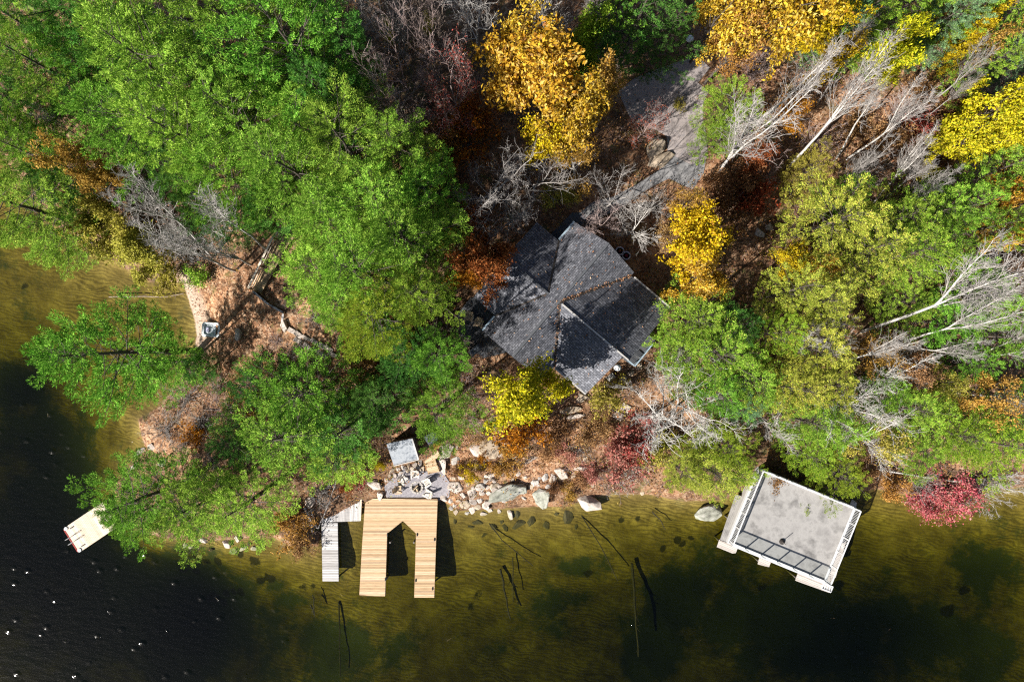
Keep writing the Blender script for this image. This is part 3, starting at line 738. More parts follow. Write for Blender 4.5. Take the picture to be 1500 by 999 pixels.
PNAME = {'Q': ('pine_tree', 'pine tree', 'tall pines of the wood'), 'P': ('pine_tree', 'pine tree', 'tall pines of the wood'), 'H': ('cedar_tree', 'cedar tree', 'cedars along the wood and shore'),
         'B': ('leafy_tree', 'leafy tree', 'autumn broadleaf trees'), 'L': ('thinning_tree', 'leafy tree', 'autumn trees losing their leaves'),
         'N': ('bare_tree', 'bare tree', 'bare trees without leaves'), 'K': ('bare_tree', 'bare tree', 'bare trees without leaves'),
         'F': ('birch_tree', 'birch tree', 'tall bare birches'), 'U': ('shrub', 'shrub', 'leafy shrubs'), 'T': ('twig_shrub', 'shrub', 'bare twiggy shrubs')}

def plant(kind, px, py, rpx, h, mat, label, bark=None, dz=0.):
    """a plant whose crown shows at photo pixel (px, py) with radius rpx"""
    pr = proto(kind); H0, R0 = REAL[kind]
    if kind == 'P' and h > 11: h *= random.uniform(.84, 1.16)
    z = 2.
    for _ in range(6):
        x, y = W(px, py, z + CF[kind] * h); z = gz(x, y)
    if z < .05: z = .05
    zc = z + CF[kind] * h
    R = rpx * (CAM_H - zc) / F * (1.14 if kind in 'BLUNK' else 1.0)
    name, cat, grp = PNAME[kind]
    e = empty(name, (x, y, z - .06), random.uniform(0, 6.28), label, cat, grp)
    e.scale = (R / R0, R / R0, h / H0)
    e.rotation_euler[0] = random.gauss(0, .025); e.rotation_euler[1] = random.gauss(0, .025)
    bk = M[bark] if bark else M['bark']
    if kind in 'PQHBL':
        put('trunk', pr[0], e, bk); put('crown', pr[1], e, M[mat])
    elif kind in 'NK':
        bk = M[mat] if kind == 'N' else M[bark or 'bark_pink']
        put('trunk', pr[0], e, bk); put('branches', pr[1], e, bk)
        if kind == 'K': put('last_leaves', pr[2], e, M[mat])
    elif kind == 'U':
        put('stems', pr[0], e, M[bark or 'bark_brown']); put('foliage', pr[1], e, M[mat])
    else:
        put('stems', pr[0], e, M[mat])
    return e

def leaning(bx, by, tx, ty, mat, label, kind='F', h=None, idx=None):
    """a tall bare tree given by where its foot and its tip show in the photo"""
    b_ = ground_at(bx, by)
    if b_.z < .05: b_.z = .05
    cb = np.array([bx - 750., by - 499.5]); rb = np.linalg.norm(cb); ub = cb / rb
    rt = float(np.dot(np.array([tx - 750., ty - 499.5]), ub))
    if h is None:
        h = max(5., min(24., CAM_H - (CAM_H - b_.z) * rb / rt - b_.z)) if rt > rb else 6.
    t = W3(tx, ty, b_.z + h); d = t - b_
    pr = PROTO['F'][idx] if idx is not None else proto('F')
    name, cat, grp = PNAME['F']
    e = empty(name, b_ - Vector((0, 0, .05)), 0, label, cat, grp)
    q = Vector((0, 0, 1)).rotation_difference(d.normalized())
    e.rotation_mode = 'QUATERNION'
    e.rotation_quaternion = q @ Quaternion((0, 0, 1), random.uniform(0, 6.28))
    s = d.length / 15.2; e.scale = (s * .95, s * .95, s)
    put('trunk', pr[0], e, M[mat]); put('branches', pr[1], e, M['bark_twig' if mat == 'bark_white' else mat])
    return e
# ------------------------------------------------------------------ the house
HZ = 4.5                                   # ground level at the house
ZR, ZE = 10.0, 7.6                         # main ridge and eaves
O3 = W3(819, 442, ZR)
UA = math.atan2(-.764, -.645)              # local x runs along the main ridge (towards lower left), local y to the lower right wing
house = empty('house', (O3.x, O3.y, HZ), UA, 'dark shingled cottage with crossing gable roofs among the trees', 'house')
def roof_part(name, polys, mat, th=.16, parent=house):
    """polys: list of (points in local a, b, z-above-sea; down-slope direction) with UVs in metres"""
    bm = bmesh.new(); uvl = bm.loops.layers.uv.new('UVMap')
    for pts in polys:
        pts = [Vector((a, b, z - HZ)) for a, b, z in pts]
        n = (pts[1] - pts[0]).cross(pts[2] - pts[0]).normalized()
        if n.z < 0: pts = pts[::-1]; n = -n
        along = Vector((0, 0, 1)).cross(n).normalized(); down = n.cross(along).normalized()
        def face(vs):
            f = bm.faces.new([bm.verts.new(v) for v in vs])
            for lp in f.loops: lp[uvl].uv = (lp.vert.co.dot(along), lp.vert.co.dot(down))
        bot = [p - Vector((0, 0, th)) for p in pts]
        face(pts); face(bot[::-1])
        for k in range(len(pts)):
            k2 = (k + 1) % len(pts); face([pts[k], bot[k], bot[k2], pts[k2]])
    me = bpy.data.meshes.new(name); bm.to_mesh(me); bm.free()
    o = put(name, me, parent, mat); return o
A0, A1, BH = -5.85, 5.5, 3.1
ov = .03
drop = ZR - ZE
wz = lambda a: ZR - drop * (-a / 5.5) if a < 0 else ZR - drop * (a / 4.0)          # lower right wing
WB = 6.9
nzr = ZR - .78                                                                   # small upper left wing
nz2 = lambda a: nzr - (nzr - ZE) * abs(a) / 3.9
def mz(b): return ZR - drop * abs(b) / BH
main_roof = roof_part('main_roof', [[(A0, 0, ZR), (A1, 0, ZR), (A1, -BH, ZE), (A0, -BH, ZE)], [(A0, 0, ZR - .001), (A1, 0, ZR - .001), (A1, BH, ZE), (A0, BH, ZE)]], M['shingle'])
wing_roof = roof_part('wing_roof', [[(0, .02, ZR + .02), (0, WB + .05, ZR + .02), (-5.5, WB + .25, ZE + .02), (-5.5, BH, ZE + .02)],
                                    [(0, .02, ZR + .015), (0, WB - .5, ZR + .015), (4.0, WB - .5, ZE + .02), (4.0, BH, ZE + .02)]], M['shingle'])
t0 = BH * (.78 / drop)
back_roof = roof_part('back_roof', [[(0, -t0, nzr + .02), (0, -5.4, nzr + .02), (3.9, -5.4, ZE + .02), (3.9, -BH, ZE + .02)],
                                    [(0, -t0, nzr + .015), (0, -5.4, nzr + .015), (-3.9, -5.4, ZE + .02), (-3.9, -BH, ZE + .02)]], M['shingle'])
# ridge caps, valleys, gutters
def cap_bar(name, p, q, w, h, mat, par=house):
    mb = MB(); mb.bar((p[0], p[1], p[2] - HZ), (q[0], q[1], q[2] - HZ), w, h); return mb.build(name, mat, par)
cap_bar('ridge_cap', (A0, 0, ZR + .05), (A1, 0, ZR + .05), .16, .04, M['dark_board'], main_roof)
cap_bar('ridge_cap', (0, .3, ZR + .06), (0, WB, ZR + .06), .11, .05, M['white_trim'], wing_roof)
cap_bar('ridge_cap', (0, -t0, nzr + .05), (0, -5.4, nzr + .05), .16, .04, M['dark_board'], back_roof)
for a, wd, hz, par in ((-5.5, BH, ZE + .05, wing_roof), (4.0, BH, ZE + .05, wing_roof)):
    cap_bar('valley', (0, 0.1, ZR + .045), (a, wd, hz), .16, .03, M['charred'], par)
for a in (3.9, -3.9): cap_bar('valley', (0, -t0 - .05, nzr + .045), (a, -BH, ZE + .05), .14, .03, M['charred'], back_roof)
cap_bar('gutter', (-5.56, BH + .25, ZE - .02), (-5.56, WB + .25, ZE - .02), .12, .12, M['white_trim'], wing_roof)
cap_bar('gutter', (4.06, BH + .1, ZE - .02), (4.06, WB - .5, ZE - .02), .12, .12, M['white_trim'], wing_roof)
cap_bar('gutter', (4.0, -BH - .07, ZE - .02), (A1, -BH - .07, ZE - .02), .14, .12, M['gutter_metal'], main_roof)
cap_bar('gutter', (A0, -BH - .07, ZE - .02), (-4.0, -BH - .07, ZE - .02), .14, .12, M['gutter_metal'], main_roof)
# two vent pipes and a skylight upstand
for a, b_ in ((-3.9, 4.6), (-1.75, 2.1)):
    mb = MB(); z = wz(a); mb.tube([(a, b_, z - HZ - .05), (a, b_, z - HZ + .45)], [.05, .05], 10); mb.build('vent_pipe', M['black_metal'], house)
# walls with gables
def walls(name, a0, a1, b0, b1, ztop, mat):
    mb = MB()
    for (x0, x1, y0, y1) in ((a0, a1, b0, b0 + .2), (a0, a1, b1 - .2, b1), (a0, a0 + .2, b0 + .2, b1 - .2), (a1 - .2, a1, b0 + .2, b1 - .2)):
        mb.box(x0, x1, y0, y1, -1.5, ztop - HZ)
    return mb.build(name, mat, house)
IN = .45
walls('wall', A0 + IN, A1 - IN, -BH + IN, BH - IN, ZE - .12, M['stucco'])
walls('wall', -5.5 + IN, 4.0 - IN, BH - IN + .01, WB - .75, ZE - .1, M['stucco'])
walls('wall', -3.9 + IN, 3.9 - IN, -5.0, -BH + IN - .01, ZE - .1, M['stucco'])
def gable(pts):
    """pts: triangle in (a,b,z) local; thickened along its normal"""
    P = [Vector((a, b, z - HZ)) for a, b, z in pts]; n = (P[1] - P[0]).cross(P[2] - P[0]).normalized() * .1
    mb = MB(); mb.add([p - n for p in P] + [p + n for p in P], [(0, 1, 2), (5, 4, 3), (0, 3, 4, 1), (1, 4, 5, 2), (2, 5, 3, 0)]); mb.build('gable', M['stucco'], house)
k_ = ZE - .16
gable([(A1 - IN - .1, -BH + IN, k_), (A1 - IN - .1, BH - IN, k_), (A1 - IN - .1, 0, ZR - .5)])
gable([(A0 + IN + .1, -BH + IN, k_), (A0 + IN + .1, BH - IN, k_), (A0 + IN + .1, 0, ZR - .5)])
gable([(-5.5 + IN, WB - .86, k_), (4.0 - IN, WB - .86, k_), (0, WB - .86, ZR - .35)])
gable([(-3.9 + IN, -4.9, k_), (3.9 - IN, -4.9, k_), (0, -4.9, nzr - .35)])
def window(a, b_, z, w, h, axis):
    mb = MB(); t = .05
    def bx(u0, u1, v0, v1, d0, d1):
        if axis == 'a': mb.box(a + u0, a + u1, b_ + d0, b_ + d1, z + v0 - HZ, z + v1 - HZ)
        else: mb.box(a + d0, a + d1, b_ + u0, b_ + u1, z + v0 - HZ, z + v1 - HZ)
    bx(-w / 2, w / 2, h - .07, h, -t, t); bx(-w / 2, w / 2, 0, .07, -t, t); bx(-w / 2, -w / 2 + .07, .07, h - .07, -t, t); bx(w / 2 - .07, w / 2, .07, h - .07, -t, t)
    f = mb.build('window', M['white_trim'], house)
    mb = MB()
    if axis == 'a': mb.box(a - w / 2 + .07, a + w / 2 - .07, b_ - .03, b_ + .03, z + .07 - HZ, z + h - .07 - HZ)
    else: mb.box(a - .03, a + .03, b_ - w / 2 + .07, b_ + w / 2 - .07, z + .07 - HZ, z + h - .07 - HZ)
    mb.build('pane', M['glass'], f)
for a in (-3.4, -1.2, 1.2, 2.6): window(a, WB - .73, 5.3, 1.3, 1.5, 'a')
for b_ in (-1.2, 1.0): window(A1 - IN + .02, b_, 5.4, 1.2, 1.3, 'b')
for b_ in (4.2, 5.3): window(-5.5 + IN - .02, b_, 5.5, .8, 1.1, 'b')

def local(px, py, z):
    p = W3(px, py, z) - Vector((O3.x, O3.y, 0)); return (p.x * math.cos(-UA) - p.y * math.sin(-UA), p.x * math.sin(-UA) + p.y * math.cos(-UA))

# ------------------------------------------------------------------ plank decks: boards clipped to an outline
def clip_spans(poly, c):
    """x spans of a polygon (x,y) along the line y = c"""
    xs_ = []
    n = len(poly)
    for i in range(n):
        (x1, y1), (x2, y2) = poly[i], poly[(i + 1) % n]
        if (y1 > c) != (y2 > c): xs_.append(x1 + (c - y1) / (y2 - y1) * (x2 - x1))
    xs_.sort(); return list(zip(xs_[::2], xs_[1::2]))

def planks(poly, z, ang, pitch=.145, gap=.014, th=.038, jit=.0, mb=None):
    """boards laid along direction ang inside the world outline poly, top at z"""
    ca, sa = math.cos(-ang), math.sin(-ang)
    rp = [(x * ca - y * sa, x * sa + y * ca) for x, y in poly]
    mb = mb or MB(); R_ = Matrix.Rotation(ang, 4, 'Z')
    y = min(p[1] for p in rp) + .001; ym = max(p[1] for p in rp)
    while y < ym - .02:
        y1 = min(y + pitch - gap, ym - .001)
        A = clip_spans(rp, y + .002); B = clip_spans(rp, y1 - .002)
        if len(A) == len(B):
            for (a0, a1), (b0, b1) in zip(A, B):
                dz = random.uniform(-jit, jit)
                if a1 - a0 < .03 and b1 - b0 < .03: continue
                q = [(a0, y), (a1, y), (b1, y1), (b0, y1)]
                vs = [R_ @ Vector((qx, qy, z - th + dz)) for qx, qy in q] + [R_ @ Vector((qx, qy, z + dz)) for qx, qy in q]
                mb.add(vs, [(3, 2, 1, 0), (4, 5, 6, 7), (0, 1, 5, 4), (1, 2, 6, 5), (2, 3, 7, 6), (3, 0, 4, 7)])
        else:
            for a0, a1 in clip_spans(rp, (y + y1) / 2):
                vs = [R_ @ Vector((qx, qy, zz)) for zz in (z - th, z) for qx, qy in ((a0, y), (a1, y), (a1, y1), (a0, y1))]
                mb.add(vs, [(3, 2, 1, 0), (4, 5, 6, 7), (0, 1, 5, 4), (1, 2, 6, 5), (2, 3, 7, 6), (3, 0, 4, 7)])
        y += pitch
    return mb

def fascia(poly, z, depth, w, mat, parent, inset=.0, name='edge_board'):
    mb = MB(); n = len(poly)
    for i in range(n):
        p, q = Vector((*poly[i], z)), Vector((*poly[(i + 1) % n], z))
        d = (q - p).normalized(); p2 = p + d * .03; q2 = q - d * .03
        mb.bar(p2, q2, w, depth)
    return mb.build(name, mat, parent)

def piles(pts, z0, z1, r, mat, parent, name='pile'):
    for x, y in pts:
        mb = MB(); mb.tube([(x, y, z0), (x, y, z1)], [r, r], 10); mb.build(name, mat, parent)

def dock_root(name, pxs, z, label, cat):
    c = np.mean([W(*p, z) for p in pxs], axis=0)
    return empty(name, (0, 0, 0), 0, label, cat)

# new U-shaped dock
ZD = .62
DP = [(535, 736), (547, 730), (641, 731), (638.5, 800), (636, 875), (607, 874), (608.5, 825), (609.6, 781), (590, 762.5), (567, 781), (565.5, 830), (564, 873), (526.5, 872), (530.5, 800)]
dk = empty('boat_dock', (0, 0, 0), 0, 'new golden timber dock shaped like an upturned U around a boat slip', 'dock')
dpw = [W(*p, ZD) for p in DP]
planks(dpw, ZD, 0., .146, .016, .04).build('deck_boards', M['cedar_board'], dk)
fascia(dpw, ZD - .14, .20, .05, M['timber'], dk)
piles([W(*p, ZD) for p in ((571, 795), (606, 795), (566, 848), (611, 848), (633, 800), (632, 862), (535, 800), (531, 862), (540, 745), (634, 745), (562, 745), (610, 745))], -2.0, ZD - .05, .08, M['old_timber'], dk)
for p in ((567.5, 783), (611, 783), (564.5, 848), (609, 850), (633.5, 862), (636.5, 790)):
    x, y = W(*p, ZD); mb = MB(); mb.box(x - .05, x + .05, y - .13, y + .13, ZD + .01, ZD + .05); mb.box(x - .03, x + .03, y - .04, y + .04, ZD + .04, ZD + .09); mb.build('mooring_cleat', M['black_metal'], dk)

# old grey dock: narrow finger and a landing cut on the slant
od = empty('old_dock', (0, 0, 0), 0, 'narrow weathered grey dock with a slanted landing, left of the new dock', 'dock')
ZO = .52
fing = [W(*p, ZO) for p in ((471, 766), (494.5, 765.6), (496, 851), (472.5, 851))]
planks(fing, ZO, 0., .15, .022, .04, .006).build('finger_boards', M['grey_board'], od)
land_ = [W(*p, ZO + .06) for p in ((529, 718), (527, 763), (470, 765), (472, 757), (497, 742))]
planks(land_, ZO + .06, math.radians(87), .13, .012, .04, .004).build('landing_boards', M['grey_board'], od)
mb = MB(); p, q = W3(529.5, 718, ZO + .12), W3(527.5, 762.5, ZO + .12); mb.bar(p, q, .14, .06); mb.build('edge_board', M['pale_board'], od)
fascia(fing, ZO - .12, .16, .05, M['old_timber'], od)
piles([W(*p, ZO) for p in ((474, 848), (494, 848), (474, 805), (493.5, 805), (474, 770), (524, 758), (522, 735))], -1.6, ZO - .05, .07, M['old_timber'], od)

# swim dock under the pine
sd_ = empty('swim_dock', (0, 0, 0), 0, 'pale swim dock reaching out under a pine bough, red bumper at its outer end', 'dock')
ZS = .55
sp_ = [W(*p, ZS) for p in ((94, 773.5), (116, 808.5), (172, 771), (150, 736))]
e1 = Vector(sp_[1]) - Vector(sp_[0]); sang = math.atan2(e1.y, e1.x)
planks(sp_, ZS, sang, .14, .010, .04).build('deck_boards', M['pale_board'], sd_)
fascia(sp_, ZS - .13, .18, .05, M['pale_board'], sd_)
pp, qq = Vector((*sp_[0], ZS - .1)), Vector((*sp_[1], ZS - .1)); dd = (qq - pp).normalized(); nn = Vector((dd.y, -dd.x, 0))
if (pp + nn - Vector((*sp_[2], ZS))).length < (pp - nn - Vector((*sp_[2], ZS))).length: nn = -nn
mb = MB(); mb.bar(pp + nn * .09 + dd * .1, qq + nn * .09 - dd * .1, .12, .2); mb.build('bumper', M['red_rubber'], sd_)
for c_ in (pp, qq):
    s_ = 1 if c_ is pp else -1
    mb = MB(); k = c_ + dd * .13 * s_ - nn * .13; mb.prism([(k.x + .17 * math.cos(t * .785), k.y + .17 * math.sin(t * .785)) for t in range(8)], ZS + .004, ZS + .07); mb.build('corner_cap', M['white_paint'], sd_)
    mb = MB(); k = c_ + dd * .32 * s_ - nn * .45; mb.bar(k + Vector((0, 0, .16)), k - nn * .3 + Vector((0, 0, .16)), .09, .08); mb.build('mooring_cleat', M['black_metal'], sd_)
mid = (pp + qq) / 2
ld = MB()
for s_ in (-.25, .25):
    a_ = mid + dd * s_
    ld.tube([a_ - nn * 1.1 + Vector((0, 0, .14)), a_ - nn * .5 + Vector((0, 0, .6)), a_ + nn * .05 + Vector((0, 0, .75)), a_ + nn * .22 + Vector((0, 0, .4)), a_ + nn * .22 + Vector((0, 0, -1.0))], [.025] * 5, 8)
for k in range(4): ld.bar(mid - dd * .25 + nn * .22 + Vector((0, 0, -.05 - .25 * k)), mid + dd * .25 + nn * .22 + Vector((0, 0, -.05 - .25 * k)), .05)
ld.build('swim_ladder', M['white_paint'], sd_)
piles([W(*p, ZS) for p in ((99, 774), (117, 803), (140, 748), (160, 775))], -3.0, ZS - .05, .07, M['old_timber'], sd_)

# ------------------------------------------------------------------ boathouse with roof terrace
BZ = 3.7
bl = W3(1065, 795, BZ); br = W3(1209, 854, BZ); tl = W3(1105, 682, BZ)
ex = (br - bl).normalized(); bang = math.atan2(ex.y, ex.x)
bw = (br - bl).length; bd = (tl - bl).length
bh = empty('boathouse', (bl.x, bl.y, 0), bang, 'flat roofed boathouse with concrete roof terrace and white railings', 'boathouse')
mb = MB(); mb.box(.22, bw - .22, .22, bd - .22, BZ - .25, BZ); mb.build('roof_terrace', M['concrete'], bh, .01)
mb = MB()
mb.box(0, bw, 0, .22, BZ - .34, BZ + .06); mb.box(0, bw, bd - .22, bd, BZ - .34, BZ + .06); mb.box(0, .22, .22, bd - .22, BZ - .34, BZ + .06); mb.box(bw - .22, bw, .22, bd - .22, BZ - .34, BZ + .06)
mb.build('roof_edge', M['white_paint'], bh)
mb = MB(); x0, x1, y0, y1 = .9, bw - .9, .7, bd - .3
mb.box(x0, x1, y1 - .15, y1, .3, BZ - .35); mb.box(x0, x0 + .15, y0, y1 - .15, .3, BZ - .35); mb.box(x1 - .15, x1, y0, y1 - .15, .3, BZ - .35)
mb.box(x0 + .15, x0 + .8, y0, y0 + .15, .3, BZ - .35); mb.box(x1 - .8, x1 - .15, y0, y0 + .15, .3, BZ - .35); mb.box(x0 + .8, x1 - .8, y0, y0 + .15, BZ - 1.0, BZ - .35)
mb.build('wall', M['white_trim'], bh)
def railing(name, p, q, posts, bal=True, h=1.02):
    """white rail with balusters from p to q (local x,y) standing on the roof edge"""
    r = MB(); p = Vector((*p, BZ + .06)); q = Vector((*q, BZ + .06)); d = (q - p); Lr = d.length; d.normalize()
    r.bar(p + Vector((0, 0, h)), q + Vector((0, 0, h)), .10, .05); r.bar(p + Vector((0, 0, .1)), q + Vector((0, 0, .1)), .05, .05)
    for k in range(posts + 1):
        a = p + d * (Lr * k / posts); r.bar(a, a + Vector((0, 0, h)), .09)
    if bal:
        k = .12
        while k < Lr: a = p + d * k; r.bar(a + Vector((0, 0, .12)), a + Vector((0, 0, h - .03)), .035); k += .125
    return r.build(name, M['white_paint'], bh)
railing('railing', (.12, .3), (.12, bd - .12), 5); railing('railing', (bw - .12, .3), (bw - .12, bd - .12), 5); railing('railing', (.2, bd - .12), (bw - .2, bd - .12), 6)
fr_ = railing('railing', (.12, .12), (bw - .12, .12), 6, False)
g_ = MB(); g_.box(.2, bw - .2, .10, .14, BZ + .2, BZ + 1.0)
m, nt, out = new_mat('clear_panel'); t_ = nt.nodes.new('ShaderNodeBsdfTransparent'); gl_ = nt.nodes.new('ShaderNodeBsdfGlossy'); gl_.inputs['Roughness'].default_value = .02
t_.inputs[0].default_value = (.93, .95, .95, 1); mx_ = nt.nodes.new('ShaderNodeMixShader'); mx_.inputs[0].default_value = .05
nt.links.new(t_.outputs[0], mx_.inputs[1]); nt.links.new(gl_.outputs[0], mx_.inputs[2]); nt.links.new(mx_.outputs[0], out.inputs[0])
g_.build('glass_panel', m, fr_)
# lower decks round the boathouse, fingers at the front
LZ = .6
def bl_loc(px, py, z):
    p = W3(px, py, z) - Vector((bl.x, bl.y, 0)); return (p.x * math.cos(-bang) - p.y * math.sin(-bang), p.x * math.sin(-bang) + p.y * math.cos(-bang))
def low_deck(pxs, ang, mat=None):
    return planks([bl_loc(*p, LZ) for p in pxs], LZ, ang, .145, .012, .04).build('lower_deck', mat or M['boathouse_board'], bh)
low_deck(((1078, 724), (1094, 729), (1068, 796), (1054, 791)), math.pi / 2, M['concrete'])
low_deck(((1248, 731), (1256, 735), (1224, 846), (1208, 842)), 0.)
low_deck(((1054, 790), (1050, 801), (1077, 812), (1082, 799)), 0.)
low_deck(((1115, 806), (1110, 826), (1126, 832), (1133, 813)), 0.)
low_deck(((1172, 830), (1165, 850), (1214, 869), (1223, 846)), 0.)
for p in ((1057, 795), (1077, 806), (1114, 824), (1126, 828), (1169, 848), (1212, 865), (1221, 848), (1238, 795), (1252, 738), (1068, 760)):
    x, y = bl_loc(*p, LZ); mb = MB(); mb.tube([(x, y, -2.2), (x, y, LZ - .05)], [.09, .09], 8); mb.build('pile', M['old_timber'], bh)
# white frame at the end of the right finger (ladder lying on the corner)
a = Vector((*bl_loc(1205, 857, LZ), LZ)); b_ = Vector((*bl_loc(1219, 855, LZ), LZ)); c_ = Vector((*bl_loc(1217, 867, LZ), LZ)); 
mb = MB(); dlt = Vector((0, 0, .9))
for k in range(5):
    p = a.lerp(Vector((*bl_loc(1218, 862, LZ), LZ)), k / 4); mb.bar(p + Vector((0, .22, .05)), p + Vector((0, -.30, .05)), .11, .10)
e_ = Vector((*bl_loc(1218, 862, LZ), LZ))
mb.bar(a + Vector((0, .22, .12)), e_ + Vector((0, .22, .12)), .10, .06); mb.bar(a + Vector((0, -.30, .12)), e_ + Vector((0, -.30, .12)), .10, .06)
mb.build('dock_ladder', M['white_paint'], bh)
# umbrella stand and leaf pile on the terrace
x, y = W(1146, 793.5, BZ + .1)
us = empty('umbrella_stand', (x, y, BZ), 0, 'small dark umbrella base with a short pole on the concrete roof terrace', 'umbrella stand')
mb = MB(); mb.tube([(0, 0, 0), (0, 0, .06), (0, 0, .16), (0, 0, .20)], [.24, .25, .16, .06], 16); mb.build('base', M['charred'], us)
mb = MB(); mb.tube([(0, 0, .2), (0, 0, .85)], [.03, .03], 10); mb.build('pole', M['old_timber'], us)
rng = np.random.default_rng(3); n = 260
cx, cy = W(1139, 706, BZ)
P = np.column_stack([rng.normal(0, .36, n) + cx, rng.normal(0, .20, n) + cy, np.abs(rng.normal(0, .05, n)) + BZ + .03])
P[:90] = np.column_stack([rng.normal(0, .16, 90) + cx - .12, rng.normal(-.55, .35, 90) + cy, np.full(90, BZ + .02)])
V, Fq = leaf_quads(P, rng, .07, upb=2.0)
tag(put('leaf_pile', np_mesh('leaf_pile', V, Fq), None, M['brown']), 'brown heap of wet leaves on the far corner of the concrete terrace', 'leaf pile', kind='stuff')

# ------------------------------------------------------------------ chairs round the fire pit
def chair_parts():
    seat = MB()
    for k in range(5): seat.box(-.26, .26, -.28 + k * .115, -.28 + k * .115 + .1, .36 - k * .032, .385 - k * .032)
    back = MB()
    for k in range(6):
        x = -.25 + k * .085; top = .98 - .06 * abs(k - 2.5) ** 1.5 * .5
        vs = [Vector((x, .20, .20)), Vector((x + .078, .20, .20)), Vector((x + .078 * 1.05, .55, top)), Vector((x * 1.12, .55, top))]
        nrm = Vector((0, .02, -.012)); back.add([v for v in vs] + [v + nrm for v in vs], [(0, 1, 2, 3), (7, 6, 5, 4), (0, 4, 5, 1), (1, 5, 6, 2), (2, 6, 7, 3), (3, 7, 4, 0)])
    back.bar((-.3, .40, .56), (.3, .40, .56), .07, .04)
    arm = {}
    for s in (-1, 1):
        a = MB(); a.prism([(s * .27, -.36), (s * .42, -.36), (s * .40, .38), (s * .30, .38)], .545, .57); arm[s] = a
    legs = []
    for s in (-1, 1):
        a = MB(); a.box(s * .31 - .02, s * .31 + .02, -.32, -.20, 0, .545); legs.append(a)
        a = MB(); a.add([Vector(v) for v in ((s * .28 - .02, -.30, .30), (s * .28 + .02, -.30, .30), (s * .28 + .02, .55, .0), (s * .28 - .02, .55, .0), (s * .28 - .02, -.30, .40), (s * .28 + .02, -.30, .40), (s * .28 + .02, .62, .06), (s * .28 - .02, .62, .06))],
              [(3, 2, 1, 0), (4, 5, 6, 7), (0, 1, 5, 4), (1, 2, 6, 5), (2, 3, 7, 6), (3, 0, 4, 7)]); legs.append(a)
    return seat, back, arm, legs
def chair(loc, rz, mat, label, group, src=[None]):
    r = empty('garden_chair', loc, rz, label, 'chair', group)
    if src[0] is None:
        seat, back, arm, legs = chair_parts()
        src[0] = [('seat', seat.build('seat', mat, r)), ('backrest', back.build('backrest', mat, r))] + [('arm', arm[s].build('arm', mat, r)) for s in (-1, 1)] + [('leg', l.build('leg', mat, r)) for l in legs]
    else:
        for nm, o in src[0]: put(nm, o.data, r, mat)
    r.scale = (.88, .86, 1.0)
    return r
fp = ground_at(611, 713)
CH = [(592, 701, 'white_wood', 'pale slatted garden chair by the fire pit, nearest the grey shed roof'), (609, 694, 'white_wood', 'pale slatted garden chair above the fire pit, close to the stone edging'),
      (625.5, 705.5, 'white_wood', 'pale slatted garden chair between the fire pit and the wooden steps'), (627, 721, 'white_wood', 'pale slatted garden chair beside the dock end of the fire pit'),
      (585, 715.5, 'tan_wood', 'tan slatted garden chair on the far left of the fire pit')]
for px, py, mt, lb in CH:
    p = ground_at(px, py); p.z += .06
    d = Vector((fp.x - p.x, fp.y - p.y)); rz = math.atan2(d.y, d.x) + math.pi / 2
    chair(p, rz, M[mt], lb, 'garden chairs round the fire pit')
pit = empty('fire_pit', (fp.x, fp.y, fp.z + .05), 0, 'round stone fire pit filled with charred logs, ringed by chairs', 'fire pit')
mb = MB()
for k in range(14):
    t = k * 2 * math.pi / 14; Mx = Matrix.Translation((.50 * math.cos(t), .50 * math.sin(t), 0)) @ Matrix.Rotation(t + random.uniform(-.1, .1), 4, 'Z')
    mb.box(-.09, .09, -.10, .10, 0, .20 + random.uniform(-.03, .03), Mx)
mb.build('stone_ring', M['rock'], pit, .02)
mb = MB(); mb.disc((0, 0), .42, 0, .42, .06); mb.build('ash_bed', M['charred'], pit)
for k in range(7):
    t = random.uniform(0, 3.14); o_ = Vector((random.uniform(-.12, .12), random.uniform(-.12, .12), .12 + .03 * k)); d = Vector((math.cos(t), math.sin(t), random.uniform(-.1, .1))) * random.uniform(.2, .3)
    mb = MB(); mb.tube([o_ - d, o_ + d], [.045, .05], 7); mb.build('log', M['tan_wood'] if k % 2 else M['bark'], pit)

# deck at the left end of the house with two chairs in the shade
DZ = 6.0
dl = empty('shaded_deck', (0, 0, 0), 0, 'dark board deck in deep shade at the left end of the house', 'deck')
dpoly = [W(*p, DZ) for p in ((664, 468), (690, 436), (742, 428), (728, 470), (745, 515), (706, 525), (682, 505))]
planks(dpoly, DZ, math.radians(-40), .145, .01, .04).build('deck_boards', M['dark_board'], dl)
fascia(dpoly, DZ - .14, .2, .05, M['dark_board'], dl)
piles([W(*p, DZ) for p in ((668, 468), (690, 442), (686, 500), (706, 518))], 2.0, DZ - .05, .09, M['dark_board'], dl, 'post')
for px, py, mt, lb in ((687, 465, 'tan_wood', 'brown slatted chair on the shaded deck, farther from the house'), (701, 474, 'tan_wood', 'brown slatted chair on the shaded deck, nearer the house gutter')):
    x, y = W(px, py, DZ + .4); chair((x, y, DZ), math.radians(-15), M[mt], lb, 'chairs on the shaded deck')
x, y = W(697, 512, DZ + .3)
gr = empty('covered_barbecue', (x, y, DZ), math.radians(40), 'grey covered barbecue at the dark corner of the shaded deck', 'barbecue')
